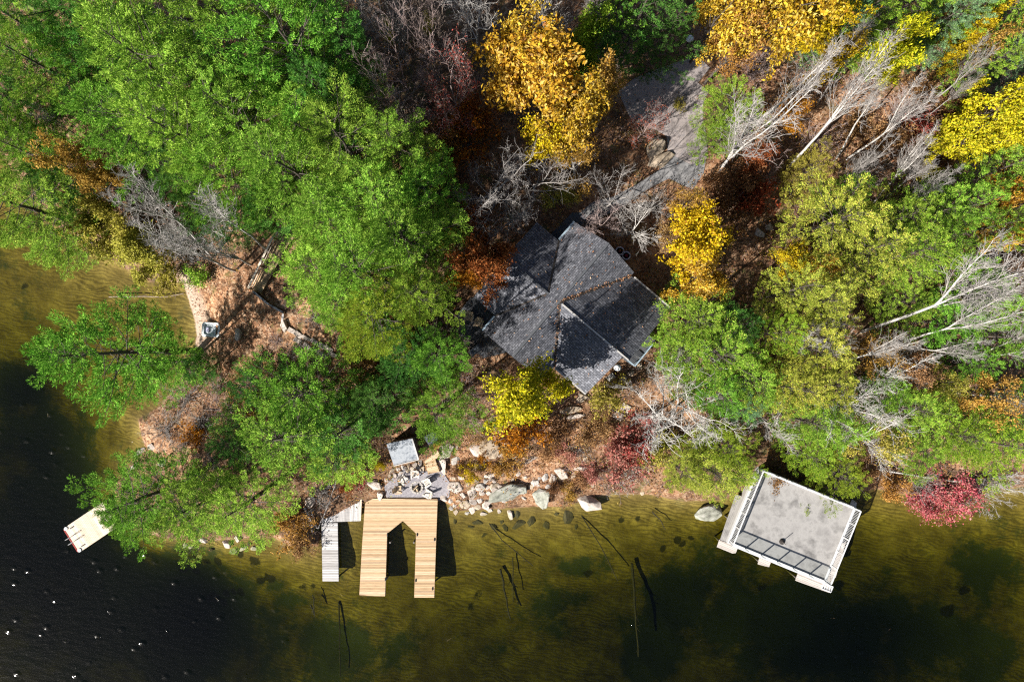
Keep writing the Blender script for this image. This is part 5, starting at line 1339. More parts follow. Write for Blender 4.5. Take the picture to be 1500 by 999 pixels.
# ------------------------------------------------------------------ every tree and shrub: kind, px, py, radius px, height m, material, label [, bark]
ROWS = '''
P,22,30,61,17,pine_light,pale green pine filling the top left corner of the photo
P,100,20,57,17,emerald,bright green pine at the top edge, second from the top left corner
P,165,25,61,18,emerald,bright emerald pine at the top edge left of the pale dead twigs
P,58,88,52,15,cedar,yellow-green feathery pine just inside the top left corner pine
P,125,92,47,14,pine,pine between the emerald pine and the tan shrubs on the upper left
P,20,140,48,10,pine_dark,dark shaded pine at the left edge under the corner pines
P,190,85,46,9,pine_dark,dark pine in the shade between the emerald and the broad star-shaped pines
P,245,120,87,19,pine_light,broad pale pine crown below the whitish dead twigs near the top
P,215,45,52,16,pine,pine at the top left with dead twigs sticking out on its right
P,330,40,78,19,pine_light,large pale pine at the top edge left of the star-shaped pine
P,415,20,68,19,pine_light,pale pine at the top edge above the star-shaped pine
P,450,95,90,23,pine,star-shaped bright pine whose stem shows at its centre
P,500,55,52,16,emerald,emerald pine at the top right of the star-shaped pine, beside grey bare twigs
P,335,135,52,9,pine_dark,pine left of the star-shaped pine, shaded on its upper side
P,210,180,73,17,pine,dense pine at mid left above the gold shrub
P,290,200,68,17,pine_light,pale pine crown in the middle of the left wood
P,370,190,71,18,pine_light,pale pine right below the left shoulder of the star-shaped pine
P,450,185,68,18,pine_light,bright pine directly below the star-shaped pine
P,490,150,54,16,emerald,emerald pine with plume boughs at the edge of the dark bare thicket
P,345,265,61,15,pine,pine with grey twigs showing near the middle of the left wood
P,255,250,46,8,pine_dark,dark pine behind the leaning bare birches on the left
P,395,305,42,10,emerald,small emerald pine just above the tan boardwalk
P,300,300,40,9,pine_dark,low dark pine under the leaning bare birches on the left
P,440,245,68,17,pine_light,pale pine at the centre of the left wood, left of two taller ones
P,520,240,78,18,pine_light,pale broad pine at the left wood's centre, above the tallest middle pine
P,595,235,57,16,pine_light,pale pine at the right rim of the left wood beside the dark thicket
P,635,285,57,15,pine,pine left of the big dark bare tree
P,560,310,83,18,pine_light,tallest pale pine in the middle of the pine wood left of the house
P,490,330,66,17,pine_light,pale pine between the boardwalk and the tallest middle pine
P,610,360,71,16,pine_light,pale pine left of the rust red tree
P,475,400,61,14,pine_light,pale pine just right of the tan boardwalk
P,545,400,71,17,pine,bright pale pine below the tallest middle pine
P,560,470,68,15,lime,lime green pine at the lower tip of the pine wood left of the house
P,510,450,47,12,pine_light,pale pine hanging over the dead brush pile
P,620,430,46,15,cedar,yellow-green pine left of the shaded deck
P,645,520,46,13,pine,pine under the brown bare shrub left of the house
P,605,520,46,12,pine_dark,dark pine in the shade below the lime green pine
P,560,590,52,10,pine_dark,dark shaded pine above the shed
P,640,600,57,10,pine,soft green pine with its tip pointing over the slate lean-to
H,455,575,64,11,pine,large soft green conifer crown above the old dock, upper of its group
H,510,620,58,11,emerald,emerald conifer of the group left of the shed
H,430,640,64,12,pine_light,big bright conifer with rounded crown at the shore left of the docks
H,500,670,54,9,pine_light,pale conifer of the shore group nearest the red bush
H,380,560,34,8,pine_dark,dark conifer behind the gold sapling on the point
H,345,640,40,7,pine_dark,low dark conifer on the leafy point
Q,182,518,92,19,pine,big dark emerald pine leaning out over the bay on the left
P,250,528,46,8,pine,green pine crown filling the right side of the big pine over the bay
P,290,540,30,5,pine_dark,small dark pine beside the white float
P,222,728,68,12,pine,green pine whose bough covers the end of the swim dock
P,288,742,58,10,pine_light,bright pine at the lower left shore, middle of three
P,360,735,61,10,pine_light,bright feathery pine at the lower left shore, right of three
P,200,752,40,8,pine,light bough pine sweeping down beside the swim dock
P,30,205,47,12,cedar,yellow-green pine on the left edge just above the bay
P,62,235,52,12,pine,green pine over the corner of the bay at the left edge
P,55,310,78,13,pine_light,feathery pale pine spreading over the bay at the left edge
P,95,345,52,9,pine_light,lowest feathery pine bough dipping toward the amber bay
P,88,268,38,9,emerald,green pine between the bay and the gold shrub on the left
B,130,245,40,11,amber,gold-tan leafy tree under the white dead branch on the upper left
U,75,160,12,2.6,tan,tan shrub at the base of the white dead branch, left of two
U,122,160,17,3,tan,orange-tan round shrub beside the white dead branch, right of two
U,95,290,18,3,tan,pale tan shrub between the two pines at the edge of the bay
B,150,320,42,6,olive,olive-yellow shore bush at the head of the bay
B,205,372,44,5,olive,olive shore bush under the leaning birches, nearest the water
U,245,392,32,3,olive,yellow-green bush at the edge of the sandy beach
U,172,352,30,4,olive,olive bush hung with grey twigs by the bay
U,290,405,18,2,cedar,green fern-like bush at the top of the beach clearing
N,260,28,30,14,bark_white,whitish dead treetop standing among the pines at the top left
N,225,105,16,10,bark_grey,small grey twigs poking out of the dark pine near the top left
N,265,175,22,14,bark_grey,grey twig crown within the pale pines of the left wood
N,545,10,52,13,bark_grey,grey bare tree at the top edge right of the emerald pine
N,575,45,44,13,bark_grey,dark bare tree in shade under the grey one at the top edge
N,690,15,56,12,bark_white,white-limbed bare tree at the top edge centre
N,630,75,44,14,bark_pink,pinkish bare tree with straight stem above the red-flecked bare tree
K,665,135,50,12,crimson,bare tree flecked with last red leaves left of the golden oak
N,590,110,48,15,bark_pink,dark bare thicket tree beside the star-shaped pine
N,600,170,46,14,bark_brown,dark brown bare tree in the shaded thicket under the red-flecked one
N,565,165,34,12,bark_grey,grey bare sapling at the rim of the dark thicket
N,640,30,40,14,bark_brown,brown bare tree in the dark gap at the top centre
N,720,275,70,12,bark_silver,big silver-limbed bare tree above the rust red tree
N,785,265,50,11,bark_grey,grey bare tree between the big silver one and the shaded footpath
N,745,320,44,9,bark_grey,low grey bare tree overhanging the shaded side of the house
N,790,20,48,13,bark_white,white bare limbs at the top edge left of the tall birch stem
B,800,110,88,13,gold,broad golden oak at top centre, the largest yellow crown
B,760,75,50,13,gold,upper left lobe tree of the golden oak stand
B,848,172,56,14.5,gold,thinning golden oak sloping down toward the driveway
L,800,200,50,10,yellow,yellow lower crown of the golden oak stand
L,850,240,44,9,amber,sparse amber oak with curling white limbs above the footpath,bark_white
B,893,140,32,12,amber,sparse amber tree at the left edge of the gravel driveway,bark_white
U,700,160,26,4,rust,reddish shrub between the red-flecked tree and the golden oak
U,690,205,34,4,orange,mixed orange undergrowth shrub below the red-flecked bare tree
U,650,220,28,4,amber,amber shrub at the rim of the pines above the big silver bare tree
U,645,190,26,4,brown,brown shrub in the dark thicket above the amber one
U,580,205,26,3,brown,rusty brown low shrub in the dark thicket
U,625,40,9,3,lemon,tiny lemon sapling lit in the dark thicket at the top
U,568,50,9,3,lemon,tiny yellow bush under the grey bare tree at the top
B,850,70,40,10,lime,lime green tree left of the tall birch stem
H,930,35,58,17,pine_dark,large dark hemlock with drooping sprays above the driveway
H,895,20,40,15,pine,green hemlock right beside the tall birch stem
H,965,60,34,12,pine_dark,dark hemlock bough reaching over the driveway's upper end
B,716,385,48,12,rust,rust red leafy tree beside the shaded upper side of the house
B,688,402,34,10.5,orange,orange-red tree touching the pale pines left of the house
U,690,330,22,4,rust,red shrub under the big silver bare tree
U,655,350,24,4,orange,orange shrub in the edge of the pine wood
U,820,285,22,2.5,olive,olive shrub between the grey bare tree and the footpath
N,665,500,40,6,bark_brown,brown bare shrub tree at the corner of the shaded deck
T,680,575,36,2.6,bark_pink,pale pinkish twig bush above the soft green pine
T,725,560,26,2.6,bark_brown,brown twig bush left of the yellow maple
T,640,560,20,2.4,bark_brown,thin brown twig bush in shade below the deck
U,535,505,30,4,amber,amber sapling beside the dead brush pile
U,520,525,22,3.4,tan,tan-orange sapling at the foot of the stone steps
U,545,560,32,4,brown,dark brown shrub in the shade below the amber sapling
U,600,480,26,4,brown,brown shrub between the lime pine and the bare shrub tree
T,500,470,28,2.4,bark_pink,pinkish dead brush pile right of the clearing
T,455,465,24,2,bark_grey,grey dead branches heaped at the clearing edge
T,425,445,16,1.4,bark_grey,small grey brush behind the dark fence
N,378,580,26,5,bark_pink,thin leafless sapling on the leafy point
U,375,590,26,3,amber,amber-gold sapling on the leafy point left of the conifers
U,360,545,16,2,tan,small tan bush on the leafy point, nearest the boulder shadow
T,270,585,34,2,bark_silver,pale twig thicket on the leafy point by the bay
T,310,570,28,2,bark_pink,pinkish twig thicket right of the pale one on the leafy point
T,265,655,20,2,bark_grey,grey twigs on the tip of the leafy point
T,300,680,24,2.4,bark_silver,silver twig bush between the leafy point and the shore pines
T,325,710,20,2.2,bark_grey,grey twig bush wedged between two shore pines
U,428,775,26,2.6,amber,gold shore bush left of the old dock
U,440,800,18,1.6,tan,tan reed-like bush at the water left of the old dock
U,405,770,14,1.6,tan,small tan bush at the right end of the shore pines
T,470,720,28,1.8,bark_silver,silver dead brush above the old dock landing
U,517,697,18,2.2,crimson,crimson bush above the old dock landing
U,508,712,13,1.6,rust,rust red low bush at the landing's slanted edge
U,556,680,9,1.6,yellow,small yellow bush left of the dry wall by the shed
U,690,690,14,1.6,yellow,small yellow sapling among the pale shore rocks
U,640,650,9,1.6,amber,little amber shrub at the slate lean-to
B,783,570,62,13.5,lemon,bright lemon yellow maple in front of the house
U,765,635,32,4.2,orange,orange sapling in front of the yellow maple
U,755,665,20,2.4,amber,low amber bush on the tan outcrop
U,887,583,27,3.6,olive,round olive shrub at the right front corner of the house
U,905,672,34,2.8,dusty,pink-red huckleberry bush on the shore bank
U,925,650,28,2.4,crimson,crimson low bush behind the pink-red one
T,905,705,30,2.4,bark_silver,pale twigs of the shore bush hanging over the water
T,935,690,24,2.2,bark_white,white twigs beside the large white bare tree at the shore
U,860,640,22,1.6,tan,low tan bush in the litter below the olive shrub
U,815,640,20,1.6,brown,low brown bush right of the orange sapling
N,975,620,76,9,bark_white,large white spreading bare tree above the yellow-green shore cedars
N,1015,602,54,8,bark_white,white bare tree reaching right beside the large spreading one
N,985,540,30,7,bark_white,small crooked white tree in the cedars right of the house
N,1003,512,28,8,bark_white,crooked white treetop standing in the cedars, above the other
N,1135,625,34,8,bark_white,white bare tree in the dark gap behind the boathouse
N,900,285,44,8,bark_silver,pale bare tree at the walk's lower end
N,880,325,34,7,bark_pink,pinkish bare tree at the upper corner of the house
N,930,335,38,6,bark_white,whitish bare tree drooping beside the house's upper corner
K,945,185,26,6,rust,small bare sapling at the left edge of the driveway
N,790,45,30,11,bark_silver,silver bare limbs just above the golden oak
H,1065,162,44,7,cedar,round green cedar right of the gravel driveway
H,1055,205,30,5,cedar,small green cedar at the foot of the big white birch
U,996,154,8,1.1,olive,little olive ball-shaped bush on the gravel driveway
B,1120,25,78,14,gold,golden oak at the top edge right of the driveway
B,1060,15,44,13,gold,golden crown at the top edge, left end of the right-hand gold stand
L,1075,65,40,11,amber,amber lower crown with bare trunk showing above the litter
B,1185,30,48,13,yellow,yellow crown at the top edge left of the green cedars
B,1225,75,34,9,yellow,yellow tree between the grey fuzzy birch and the green cedars
L,1155,165,34,6,orange,orange oak sapling between the two largest white birches
L,1115,225,30,5,rust,dark red shrub tree in the shadow right of the big white birch
U,1090,265,26,3.4,brown,brown shrub under the dark red one
U,1045,262,16,2.4,tan,tan shrub at the foot of the big white birch
U,1075,300,30,3.4,brown,brown shrub right of the tall yellow tree
U,1105,290,28,3,rust,rusty shrub in the shade right of the tall yellow tree
T,1120,240,30,3.4,bark_pink,pinkish twig shrub in the dark red shrub tree
B,1015,340,54,10,yellow,tall bright yellow tree right of the house
B,1025,400,46,9,gold,golden lower crown of the tall yellow tree by the house
L,1000,300,30,8,amber,amber-topped crown at the walk end of the tall yellow tree
H,1245,35,56,13,cedar,green cedar at the top edge right of the yellow crown
H,1305,20,52,13,cedar,green cedar at the top edge above the lemon maple
H,1215,55,34,11,blue_green,grey-green cedar behind the fuzzy grey birch
H,1350,45,40,11,blue_green,grey-green cedar right of the lemon maple
B,1310,75,40,11,lemon,lemon yellow maple near the top right
L,1375,15,28,9,amber,amber tree at the top edge near the right corner
H,1400,35,44,11,cedar,green cedar below the amber tree at the top right
B,1420,55,26,9,yellow,small yellow tree among the top right cedars
L,1455,65,28,9,amber,amber tree beside the small yellow one at the top right
H,1465,25,50,12,cedar,green cedar in the top right corner
H,1480,95,44,11,blue_green,grey-green cedar at the right edge above the lemon tree
H,1430,105,34,9,cedar,green cedar left of the grey-green one on the right edge
L,1400,75,20,7,yellow,thin yellow sapling in the top right cedars
B,1465,160,52,12,lemon,brilliant lemon tree at the right edge
B,1420,205,40,10,lemon,lemon tree left below the brilliant one on the right edge
B,1485,215,34,9,yellow,yellow tree at the right edge under the brilliant lemon tree
B,1485,275,36,10,gold,golden tree at the right edge, upper of two
B,1485,335,30,9,gold,golden tree at the right edge, lower of two
H,1430,265,48,11,cedar,green cedar left of the golden trees on the right edge
H,1395,310,46,11,cedar,green cedar in the middle of the right-hand cedar stand
H,1345,320,44,10,cedar,green cedar beside the lowest slanting birch
H,1285,330,44,10,cedar,green cedar at the foot of the slanting birches
H,1440,335,42,10,cedar,green cedar right of centre in the right-hand stand
H,1210,330,60,11,cedar_yellow,yellow-green cedar crown left end of the right-hand stand
H,1255,375,52,11,cedar_yellow,yellow-green cedar below the slanting birches
H,1315,375,50,11,cedar,green cedar above the huge white birch of the right edge
H,1235,285,36,7,cedar,grey-green cedar among the birch feet
H,1185,250,30,6,olive,olive cedar at the foot of the second white birch
L,1160,385,36,7,yellow,yellow-gold sapling left of the yellow-green cedars
L,1195,385,30,6,gold,golden sapling in shade under the yellow-green cedars
H,1155,430,44,11,cedar_yellow,yellow-green cedar right of the dark gap beside the tall yellow tree
H,1200,445,44,10,cedar_yellow,yellow-green cedar left of the huge white birch
H,1130,490,40,9,lime,lime cedar in the middle of the wood right of the house
H,1180,510,46,10,cedar_yellow,yellow-green cedar beside the small forked white birch
H,1150,565,46,10,cedar_yellow,yellow-green cedar below the small forked white birch
H,1205,560,40,9,cedar_yellow,yellow-green cedar left of the spreading white bare tree
H,1010,470,52,10,cedar,green cedar touching the right gable of the house
H,1045,520,54,10,cedar,green cedar right of the crooked white treetops
H,990,520,44,8,cedar,green cedar covering the balcony corner
H,1075,475,34,8,pine_dark,dark cedar in the shaded gap right of the house
H,1050,570,46,8,pine,green cedar above the large white spreading bare tree
H,1095,560,36,8,cedar,green cedar left of the blue-green sapling
P,1092,592,31,6,blue_green,blue-green pine sapling in the wood behind the boathouse
H,1170,615,46,9,cedar,green cedar right of the dark gap behind the boathouse
H,1215,630,40,8,cedar,green cedar between the boathouse and the spreading bare tree
H,1180,665,40,6,lime,lime bush tree overhanging the boathouse terrace
H,1225,690,36,5.5,lime,lime bush tree at the right back corner of the boathouse
H,1045,690,44,6,cedar_yellow,yellow-green shore cedar left of the boathouse
H,1000,690,34,5,cedar_yellow,yellow-green shore cedar under the white spreading tree
H,1085,690,30,5,lime,lime shore cedar against the boathouse railing
H,1055,655,36,6,lime,lime cedar behind the shore cedars
U,965,660,26,2.8,olive,olive bush under the white spreading bare tree
N,1245,595,56,9,bark_white,wide white spreading bare tree above the boathouse's right side
N,1325,545,52,9,bark_white,white crooked bare tree in the middle of the right-hand wood
N,1275,640,46,8,bark_white,white fan-shaped bare tree above the fallen birch
N,1205,480,34,8,bark_silver,silver twig crown left of the huge white birch's foot
N,1180,505,28,9,bark_white,small forked white tree in the yellow-green cedars
L,1280,515,40,6,amber,amber thin-leaved tree under the lower white birch
L,1345,545,36,6,tan,tan thin-leaved tree among the white limbs on the right
L,1285,655,44,6,olive,olive-tan sapling thicket right of the boathouse
L,1455,575,44,8,amber,amber tree at the right edge above the lake
L,1385,565,30,6,olive,olive thin tree left of the amber one at the right edge
H,1330,600,44,8,cedar,green cedar in the lower right wood, left of the bright pair
H,1390,640,52,8,lime,bright green cedar at the lower right shore, left of the pair
H,1455,650,52,8,lime,bright green cedar at the lower right shore, right of the pair
H,1490,600,40,8,cedar,green cedar at the right edge under the amber tree
H,1340,660,36,6,cedar,green bush cedar behind the fallen birch
H,1425,430,50,7,cedar,green cedar below the long-limbed birches at the right edge
H,1380,470,44,7,pine,green cedar under the long white limbs on the right
H,1320,440,36,6,cedar,green cedar right beside the huge white birch stem
H,1460,490,44,7,pine,green cedar at the right edge between the white limbs
H,1290,570,34,6,pine,green cedar above the wide white spreading tree
H,1420,535,36,6,pine,green cedar behind the lowest pair of white stems
U,1395,724,30,2.2,pink,vivid pink-red bush hanging over the water on the right
U,1345,736,24,1.8,pink,pink bush at the water, left half of the vivid one
U,1370,732,26,2.0,pink,pink bush at the water between the other two pink ones
U,1310,712,20,2.2,amber,amber bush at the foot of the fallen birch
T,1440,720,36,2.2,bark_silver,pale twigs over the water at the fallen birch's tip
T,1350,710,28,2,bark_silver,pale twigs along the middle of the fallen birch
U,1270,695,16,2,tan,tan bush right of the boathouse's back corner
U,1310,200,26,2.2,tan,low tan bush between the slanting birches
U,1260,190,24,1.6,tan,low rusty bush below the second white birch
U,1340,190,24,2,crimson,low crimson bush among the slanting birches
U,1385,170,26,2.4,brown,low brown bush near the long thin birch
U,1370,225,28,2.4,tan,tan bush left of the lemon tree on the right
U,1400,150,22,2.4,brown,brown bush below the long thin birch's tip
U,1350,130,26,2.4,brown,brown bush right of the lemon maple
T,1330,170,40,3,bark_pink,pinkish twig thicket on the open litter slope
T,1200,200,34,3,bark_pink,pink twig thicket below the second white birch
T,1265,260,34,3,bark_silver,silver twig thicket at the birch feet
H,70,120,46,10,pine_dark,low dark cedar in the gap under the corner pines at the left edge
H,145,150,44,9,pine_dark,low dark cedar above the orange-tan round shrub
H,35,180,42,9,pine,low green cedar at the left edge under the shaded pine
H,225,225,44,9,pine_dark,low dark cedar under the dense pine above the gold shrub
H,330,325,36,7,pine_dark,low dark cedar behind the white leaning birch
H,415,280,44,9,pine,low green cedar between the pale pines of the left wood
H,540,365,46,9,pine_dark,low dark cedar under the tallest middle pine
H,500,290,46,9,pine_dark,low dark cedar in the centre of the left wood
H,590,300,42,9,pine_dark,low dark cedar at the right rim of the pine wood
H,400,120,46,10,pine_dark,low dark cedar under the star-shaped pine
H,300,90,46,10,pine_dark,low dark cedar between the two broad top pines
U,700,640,14,1.3,tan,low tan bush in the rocky bank above the broad tan outcrop
U,672,690,11,1.1,brown,low brown bush between stones right of the wooden steps
U,735,690,14,1.2,amber,low amber bush between the bank stones below the tan outcrop
U,712,672,10,1.0,orange,tiny orange bush at the lower side of the tan outcrop
U,800,665,16,1.2,tan,low tan bush beside the long narrow slab
U,830,665,16,1.2,dusty,low dusty red bush in the litter between slab and pink red shrub
U,870,690,16,1.3,dusty,low dusty red bush left of the pink red shrub
U,850,705,14,1.1,tan,low tan bush above the pale flat-topped boulder
U,885,625,18,1.4,tan,low tan bush below the olive shrub at the litter slope
U,945,625,18,1.6,dusty,low dusty red bush left of the large white bare tree
U,810,715,12,1.0,brown,low brown bush just above the boulders at the water
U,835,722,13,1.1,amber,low amber bush at the water between the boulders
T,790,640,22,1.4,bark_pink,pinkish twigs right of the orange sapling
T,850,655,24,1.4,bark_silver,pale twigs lying in the middle of the litter bank
T,740,640,18,1.3,bark_silver,pale twigs above the tan outcrop
T,690,615,26,2,bark_pink,pinkish twigs at the upper end of the rocky bank
T,240,630,30,1.6,bark_silver,pale twigs on the litter of the leafy point
T,330,600,34,1.8,bark_pink,pinkish twigs in the middle of the leafy point
T,285,620,30,1.6,bark_silver,silver twigs behind the tip of the leafy point
U,335,625,20,1.6,tan,low tan bush in the middle of the leafy point
U,280,635,18,1.3,orange,low orange bush near the tip of the leafy point
U,400,545,16,1.6,tan,tan bush right of the gold sapling on the point
T,430,510,24,1.6,bark_grey,grey twigs at the lower side of the stone steps
T,405,500,18,1.3,bark_pink,pinkish twigs between the beach boulder and the steps
T,860,345,26,2,bark_pink,pinkish twigs by the footpath at the upper house corner
T,960,305,30,2,bark_silver,silver twigs on the leaf slope below the walk
U,965,345,20,1.3,tan,low tan bush between the walk and the tall yellow tree
T,1105,100,34,2.4,bark_pink,pinkish twigs in the litter under the golden crown
'''
rows = []
for row in ROWS.strip().split('\n'):
    a = row.split(',')
    kind, px, py, r, h, mat = a[0], float(a[1]), float(a[2]), float(a[3]), float(a[4]), a[5]
    bark = None
    if a[-1] in M: bark = a.pop()
    lb = ','.join(a[6:])
    plant(kind, px, py, r, h, mat, lb, bark)

LEAN = '''
1045,262,1165,120,bark_white,large white birch rising from the right edge of the walk,3
1087,200,1200,60,bark_white,tall white birch leaning over the round green cedar,0
1155,247,1283,95,bark_white,second white birch right of the dark red shrub,2
1222,236,1312,128,bark_white,slanting white birch third from the walk,0
1240,234,1354,140,bark_white,slanting white birch fourth from the walk,2
1221,286,1300,205,bark_silver,silver many-stemmed birch at the top of the yellow-green cedars,3
1275,302,1362,200,bark_white,slanting white birch with a bent stem right of the silver one,1
1282,300,1382,236,bark_silver,silver birch fanning low beside the bent-stemmed birch
1288,316,1392,258,bark_silver,lowest slanting birch, its twigs fanned over the green cedars
1352,160,1446,74,bark_silver,long thin birch on the open slope near the lemon maple,2
1350,178,1425,118,bark_grey,thin grey birch parallel to the long thin one,2
1325,105,1372,78,bark_grey,short grey birch stem right of the lemon maple
1198,150,1292,38,bark_grey,fuzzy grey birch slanting to the top edge left of the lemon maple,0
1262,486,1492,385,bark_white,huge white birch with the thickest stem at the right edge,2
1338,458,1480,425,bark_silver,silver birch under the huge white birch's limbs,2
1226,533,1335,500,bark_white,lower white birch with an elbow bend below the huge one,1
1318,504,1500,440,bark_white,white birch with long limbs reaching the right edge,1
1318,505,1430,515,bark_white,low white birch stem lying almost flat toward the right edge,2
1412,526,1530,470,bark_white,thick white birch running out of the right edge,0
1415,530,1540,515,bark_white,white birch leaving the right edge just under the thick one,2
1400,575,1520,590,bark_white,white limb tree crossing the amber tree at the right edge,1
345,397,215,338,bark_white,pale leaning birch nearest the beach clearing,1
312,378,188,270,bark_white,white leaning birch above the olive shore bushes,2
394,368,268,285,bark_white,white leaning birch rising from the tan boardwalk,0
368,388,265,350,bark_white,silver leaning birch between the beach and the board wall,3
300,372,225,300,bark_silver,grey leaning birch at the edge of the dark pine,3
128,208,50,160,bark_white,white dead branching stem beside the two tan shrubs,1
165,120,140,85,bark_grey,grey broken stem among the upper left pines,2
70,35,40,5,bark_grey,thin grey stem in the top left corner pines,2
880,100,868,-30,bark_grey,tall grey birch stem running off the top edge left of the dark hemlock,2
1097,78,1112,30,bark_grey,bare oak trunk showing in the litter under the golden crown,0
1440,35,1410,-20,bark_white,white birch stem in the top right cedars,2
'''
for row in LEAN.strip().split('\n'):
    a = row.split(','); idx = None
    if a[-1].isdigit(): idx = int(a.pop())
    leaning(float(a[0]), float(a[1]), float(a[2]), float(a[3]), a[4], ','.join(a[5:]), idx=idx)

# birch fallen out over the water
b0, b1 = ground_at(1283, 686), W3(1496, 712, 1.1)
b0.z += .5; d = b1 - b0
e = empty('fallen_birch', b0, 0, 'white birch fallen along the shore, its twigs over the pink bush and water', 'birch tree', 'tall bare birches')
e.rotation_mode = 'QUATERNION'; e.rotation_quaternion = Vector((0, 0, 1)).rotation_difference(d.normalized()) @ Quaternion((0, 0, 1), 1.0)
s = d.length / 15.2; e.scale = (s * .9, s * .9, s)
put('trunk', PROTO['F'][2][0], e, M['bark_white']); put('branches', PROTO['F'][2][1], e, M['bark_white'])

# ------------------------------------------------------------------ stuff: fallen leaves and scrub nobody could count
def poly_mask(P, px_poly):
    poly = np.array([tuple(ground_at(*p))[:2] for p in px_poly]); return _inside(P, poly)
HOUSE_PX = [(843, 318), (895, 348), (940, 398), (990, 452), (960, 500), (915, 528), (870, 585), (745, 525), (660, 500), (668, 440), (740, 410)]
CLEARING = [(262, 420), (300, 410), (350, 395), (380, 350), (440, 330), (440, 420), (470, 440), (500, 470), (480, 540), (420, 500), (380, 540), (330, 560), (290, 520), (280, 470)]
rng = np.random.default_rng(17)
n = 230000
P = np.column_stack([rng.uniform(-52, 52, n), rng.uniform(-20, 36, n)])
d = shore_d(P)
hm = poly_mask(P, HOUSE_PX) | poly_mask(P, PATIO)
dm = poly_mask(P, DRIVE) | poly_mask(P, WALK) | poly_mask(P, PATH)
keep = (d > .25) & ~hm & ~(dm & (rng.random(n) > .10)) & (rng.random(n) < (.30 + .7 * px_blob(P, CLEAR)) * np.clip(.55 + 1.6 * vnoise(P, .5, 3.), .12, 1))
P = P[keep]
z = terrain(P) + _small(P) * np.clip(np.abs(shore_d(P)) / 2.5, 0, 1)
dmk = dm[keep]
Pz = np.column_stack([P, z + .03 + np.abs(rng.normal(0, .03, len(P))) + dmk * .07])
V, Fq = leaf_quads(Pz, rng, .075, upb=2.2)
M['litter'] = leaf_mat('fallen_leaves', [(0, (.10, .05, .03)), (.3, (.30, .15, .075)), (.6, (.44, .24, .125)), (.85, (.52, .34, .20)), (1, (.56, .44, .32))], .12, .2, .4)
tag(put('fallen_leaves', np_mesh('fallen_leaves', V, Fq), None, M['litter']), 'dry orange-brown leaves lying over the whole forest floor', 'leaf litter', kind='stuff')
# leaves lodged on the roof
n = 420; L_ = []
for k in range(n):
    a, b_ = random.uniform(A0 + .2, A1 - .2), random.uniform(-BH, WB - .3)
    if random.random() < .55:                      # gathered along the valleys
        t = random.random(); a, b_ = random.choice(((-5.5 * t, BH * t), (4.0 * t, BH * t), (-5.5 * t, BH * t))); a += random.gauss(0, .08); b_ += random.gauss(0, .08)
    if b_ > BH: zz = wz(a) if -5.4 < a < 3.9 else None
    elif b_ > 0: zz = max(mz(b_), wz(a) if -5.5 < a < 4 else 0)
    else: zz = max(mz(b_), nz2(a) if abs(a) < 3.9 and b_ < -t0 else 0)
    if zz: L_.append((a, b_, zz + .05))
L_ = np.array(L_); ca, sa = math.cos(UA), math.sin(UA)
L_ = np.column_stack([O3.x + L_[:, 0] * ca - L_[:, 1] * sa, O3.y + L_[:, 0] * sa + L_[:, 1] * ca, L_[:, 2]])
V, Fq = leaf_quads(L_, rng, .075, upb=2.0)
tag(put('roof_leaves', np_mesh('roof_leaves', V, Fq), None, M['litter']), 'stray tan leaves scattered over the dark shingle roof and its valleys', 'leaves', kind='stuff')

# scrub: low stems and leaf tufts filling the floor of the wood
n = 5200
P = np.column_stack([rng.uniform(-51, 51, n), rng.uniform(-19, 35, n)])
d = shore_d(P)
bad = (d < .5) | poly_mask(P, HOUSE_PX) | poly_mask(P, DRIVE) | poly_mask(P, WALK) | poly_mask(P, PATH) | poly_mask(P, PATIO) | poly_mask(P, CLEARING)
clr = px_blob(P, CLEAR); bad |= rng.random(n) < clr * .75
P = P[~bad]; z = terrain(P); z = z + _small(P) * np.clip(np.abs(shore_d(P)) / 2.5, 0, 1)
S = []; LP = []
for (x, y), zz in zip(P, z):
    hgt = rng.uniform(.4, 1.5)
    for k in range(rng.integers(2, 5)):
        d_ = unit(np.array([rng.normal(0, .6), rng.normal(0, .6), 1.])); p0 = np.array([x, y, zz - .05]) + rng.normal(0, .15, 3) * [1, 1, 0]
        p1 = p0 + d_ * hgt * .6; p2 = p1 + unit(d_ + rng.normal(0, .4, 3)) * hgt * .5
        S.append((np.array([p0, p1, p2]), np.array([.014, .010, .005]), 3))
        for q in range(2):
            e_ = p1 + (p2 - p1) * rng.random(); S.append((np.array([e_, e_ + unit(d_ + rng.normal(0, .8, 3)) * rng.uniform(.2, .5)]), np.array([.008, .005]), 3))
        if rng.random() < .6: LP.append(p2 + rng.normal(0, .20, (rng.integers(5, 18), 3)))
sc_ = put('undergrowth', tubes_mesh('undergrowth', S), None, M['bark_pink'])
tag(sc_, 'thin bare scrub stems filling the floor of the wood', 'undergrowth', kind='stuff')
V, Fq = leaf_quads(np.vstack(LP), rng, .085)
m = leaf_mat('scrub_leaves', [(0, (.05, .07, .015)), (.3, (.15, .10, .035)), (.6, (.32, .15, .06)), (.85, (.40, .25, .07)), (1, (.18, .22, .04))], .3, .3, .12)
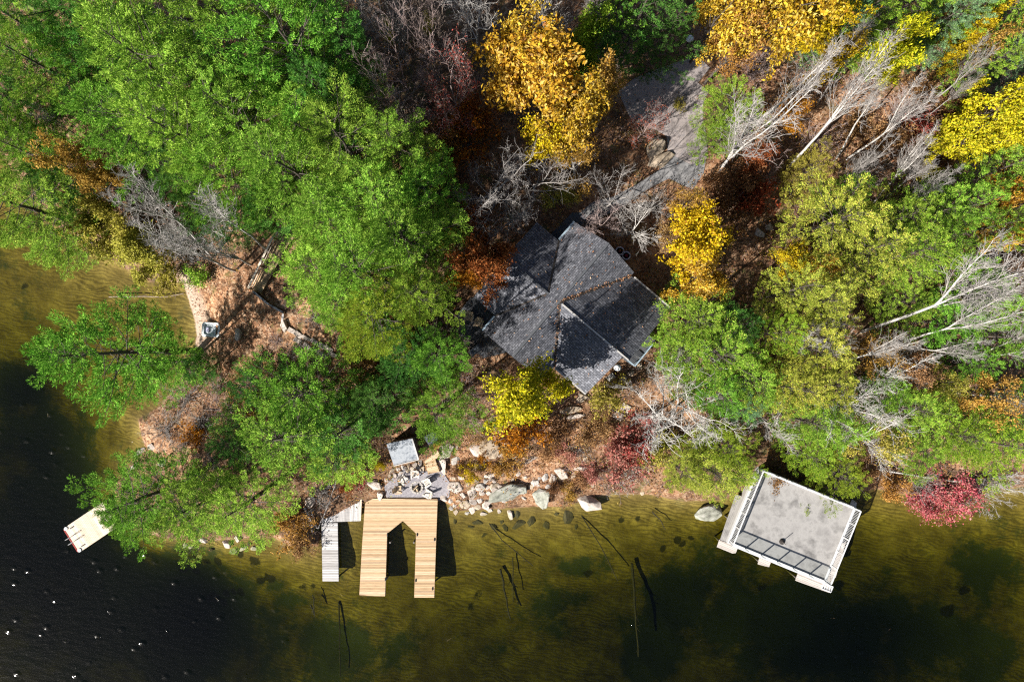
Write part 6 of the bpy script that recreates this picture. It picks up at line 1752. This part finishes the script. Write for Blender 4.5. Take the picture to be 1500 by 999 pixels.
tag(put('scrub_leaves', np_mesh('scrub_leaves', V, Fq), None, m), 'last brown and green leaves of the low scrub under the trees', 'undergrowth', kind='stuff')
# ------------------------------------------------------------------ daylight and the drone camera
EL, AZ = math.radians(35), math.radians(39)
S_ = Vector((-math.cos(AZ) * math.cos(EL), -math.sin(AZ) * math.cos(EL), math.sin(EL)))
wd = bpy.data.worlds.new('World'); SC.world = wd; wd.use_nodes = True
nt = wd.node_tree; nt.nodes.clear()
sky = nt.nodes.new('ShaderNodeTexSky'); sky.sky_type = 'NISHITA'; sky.sun_disc = False; sky.sun_elevation = EL; sky.sun_rotation = math.atan2(S_.x, S_.y)
bg = nt.nodes.new('ShaderNodeBackground'); bg.inputs['Strength'].default_value = .05; wo = nt.nodes.new('ShaderNodeOutputWorld')
nt.links.new(sky.outputs[0], bg.inputs[0]); nt.links.new(bg.outputs[0], wo.inputs[0])
sl = bpy.data.lights.new('sun', 'SUN'); sl.energy = 5.0; sl.angle = math.radians(.5); sl.color = (1, .95, .87)
so = bpy.data.objects.new('sun', sl); C.objects.link(so); so.rotation_euler = (-S_).to_track_quat('-Z', 'Y').to_euler(); so.location = (-60, -60, 80)
cd = bpy.data.cameras.new('camera'); co = bpy.data.objects.new('camera', cd); C.objects.link(co)
cd.sensor_width = 36; cd.lens = 24; cd.clip_start = .5; cd.clip_end = 2000
co.location = (0, 0, CAM_H); co.rotation_euler = (0, 0, 0)
SC.camera = co
SC.view_settings.view_transform = 'Standard'; SC.view_settings.look = 'None'; SC.view_settings.exposure = 1.35; SC.view_settings.gamma = 1; SC.view_settings.use_curve_mapping = False
cy = SC.cycles
cy.max_bounces = 7; cy.diffuse_bounces = 3; cy.glossy_bounces = 2; cy.transmission_bounces = 3; cy.transparent_max_bounces = 10; cy.volume_bounces = 0
cy.caustics_reflective = False; cy.caustics_refractive = False; cy.sample_clamp_indirect = 6
cy.pixel_filter_type = 'BLACKMAN_HARRIS'; cy.filter_width = 1.2
cy.use_denoising = False
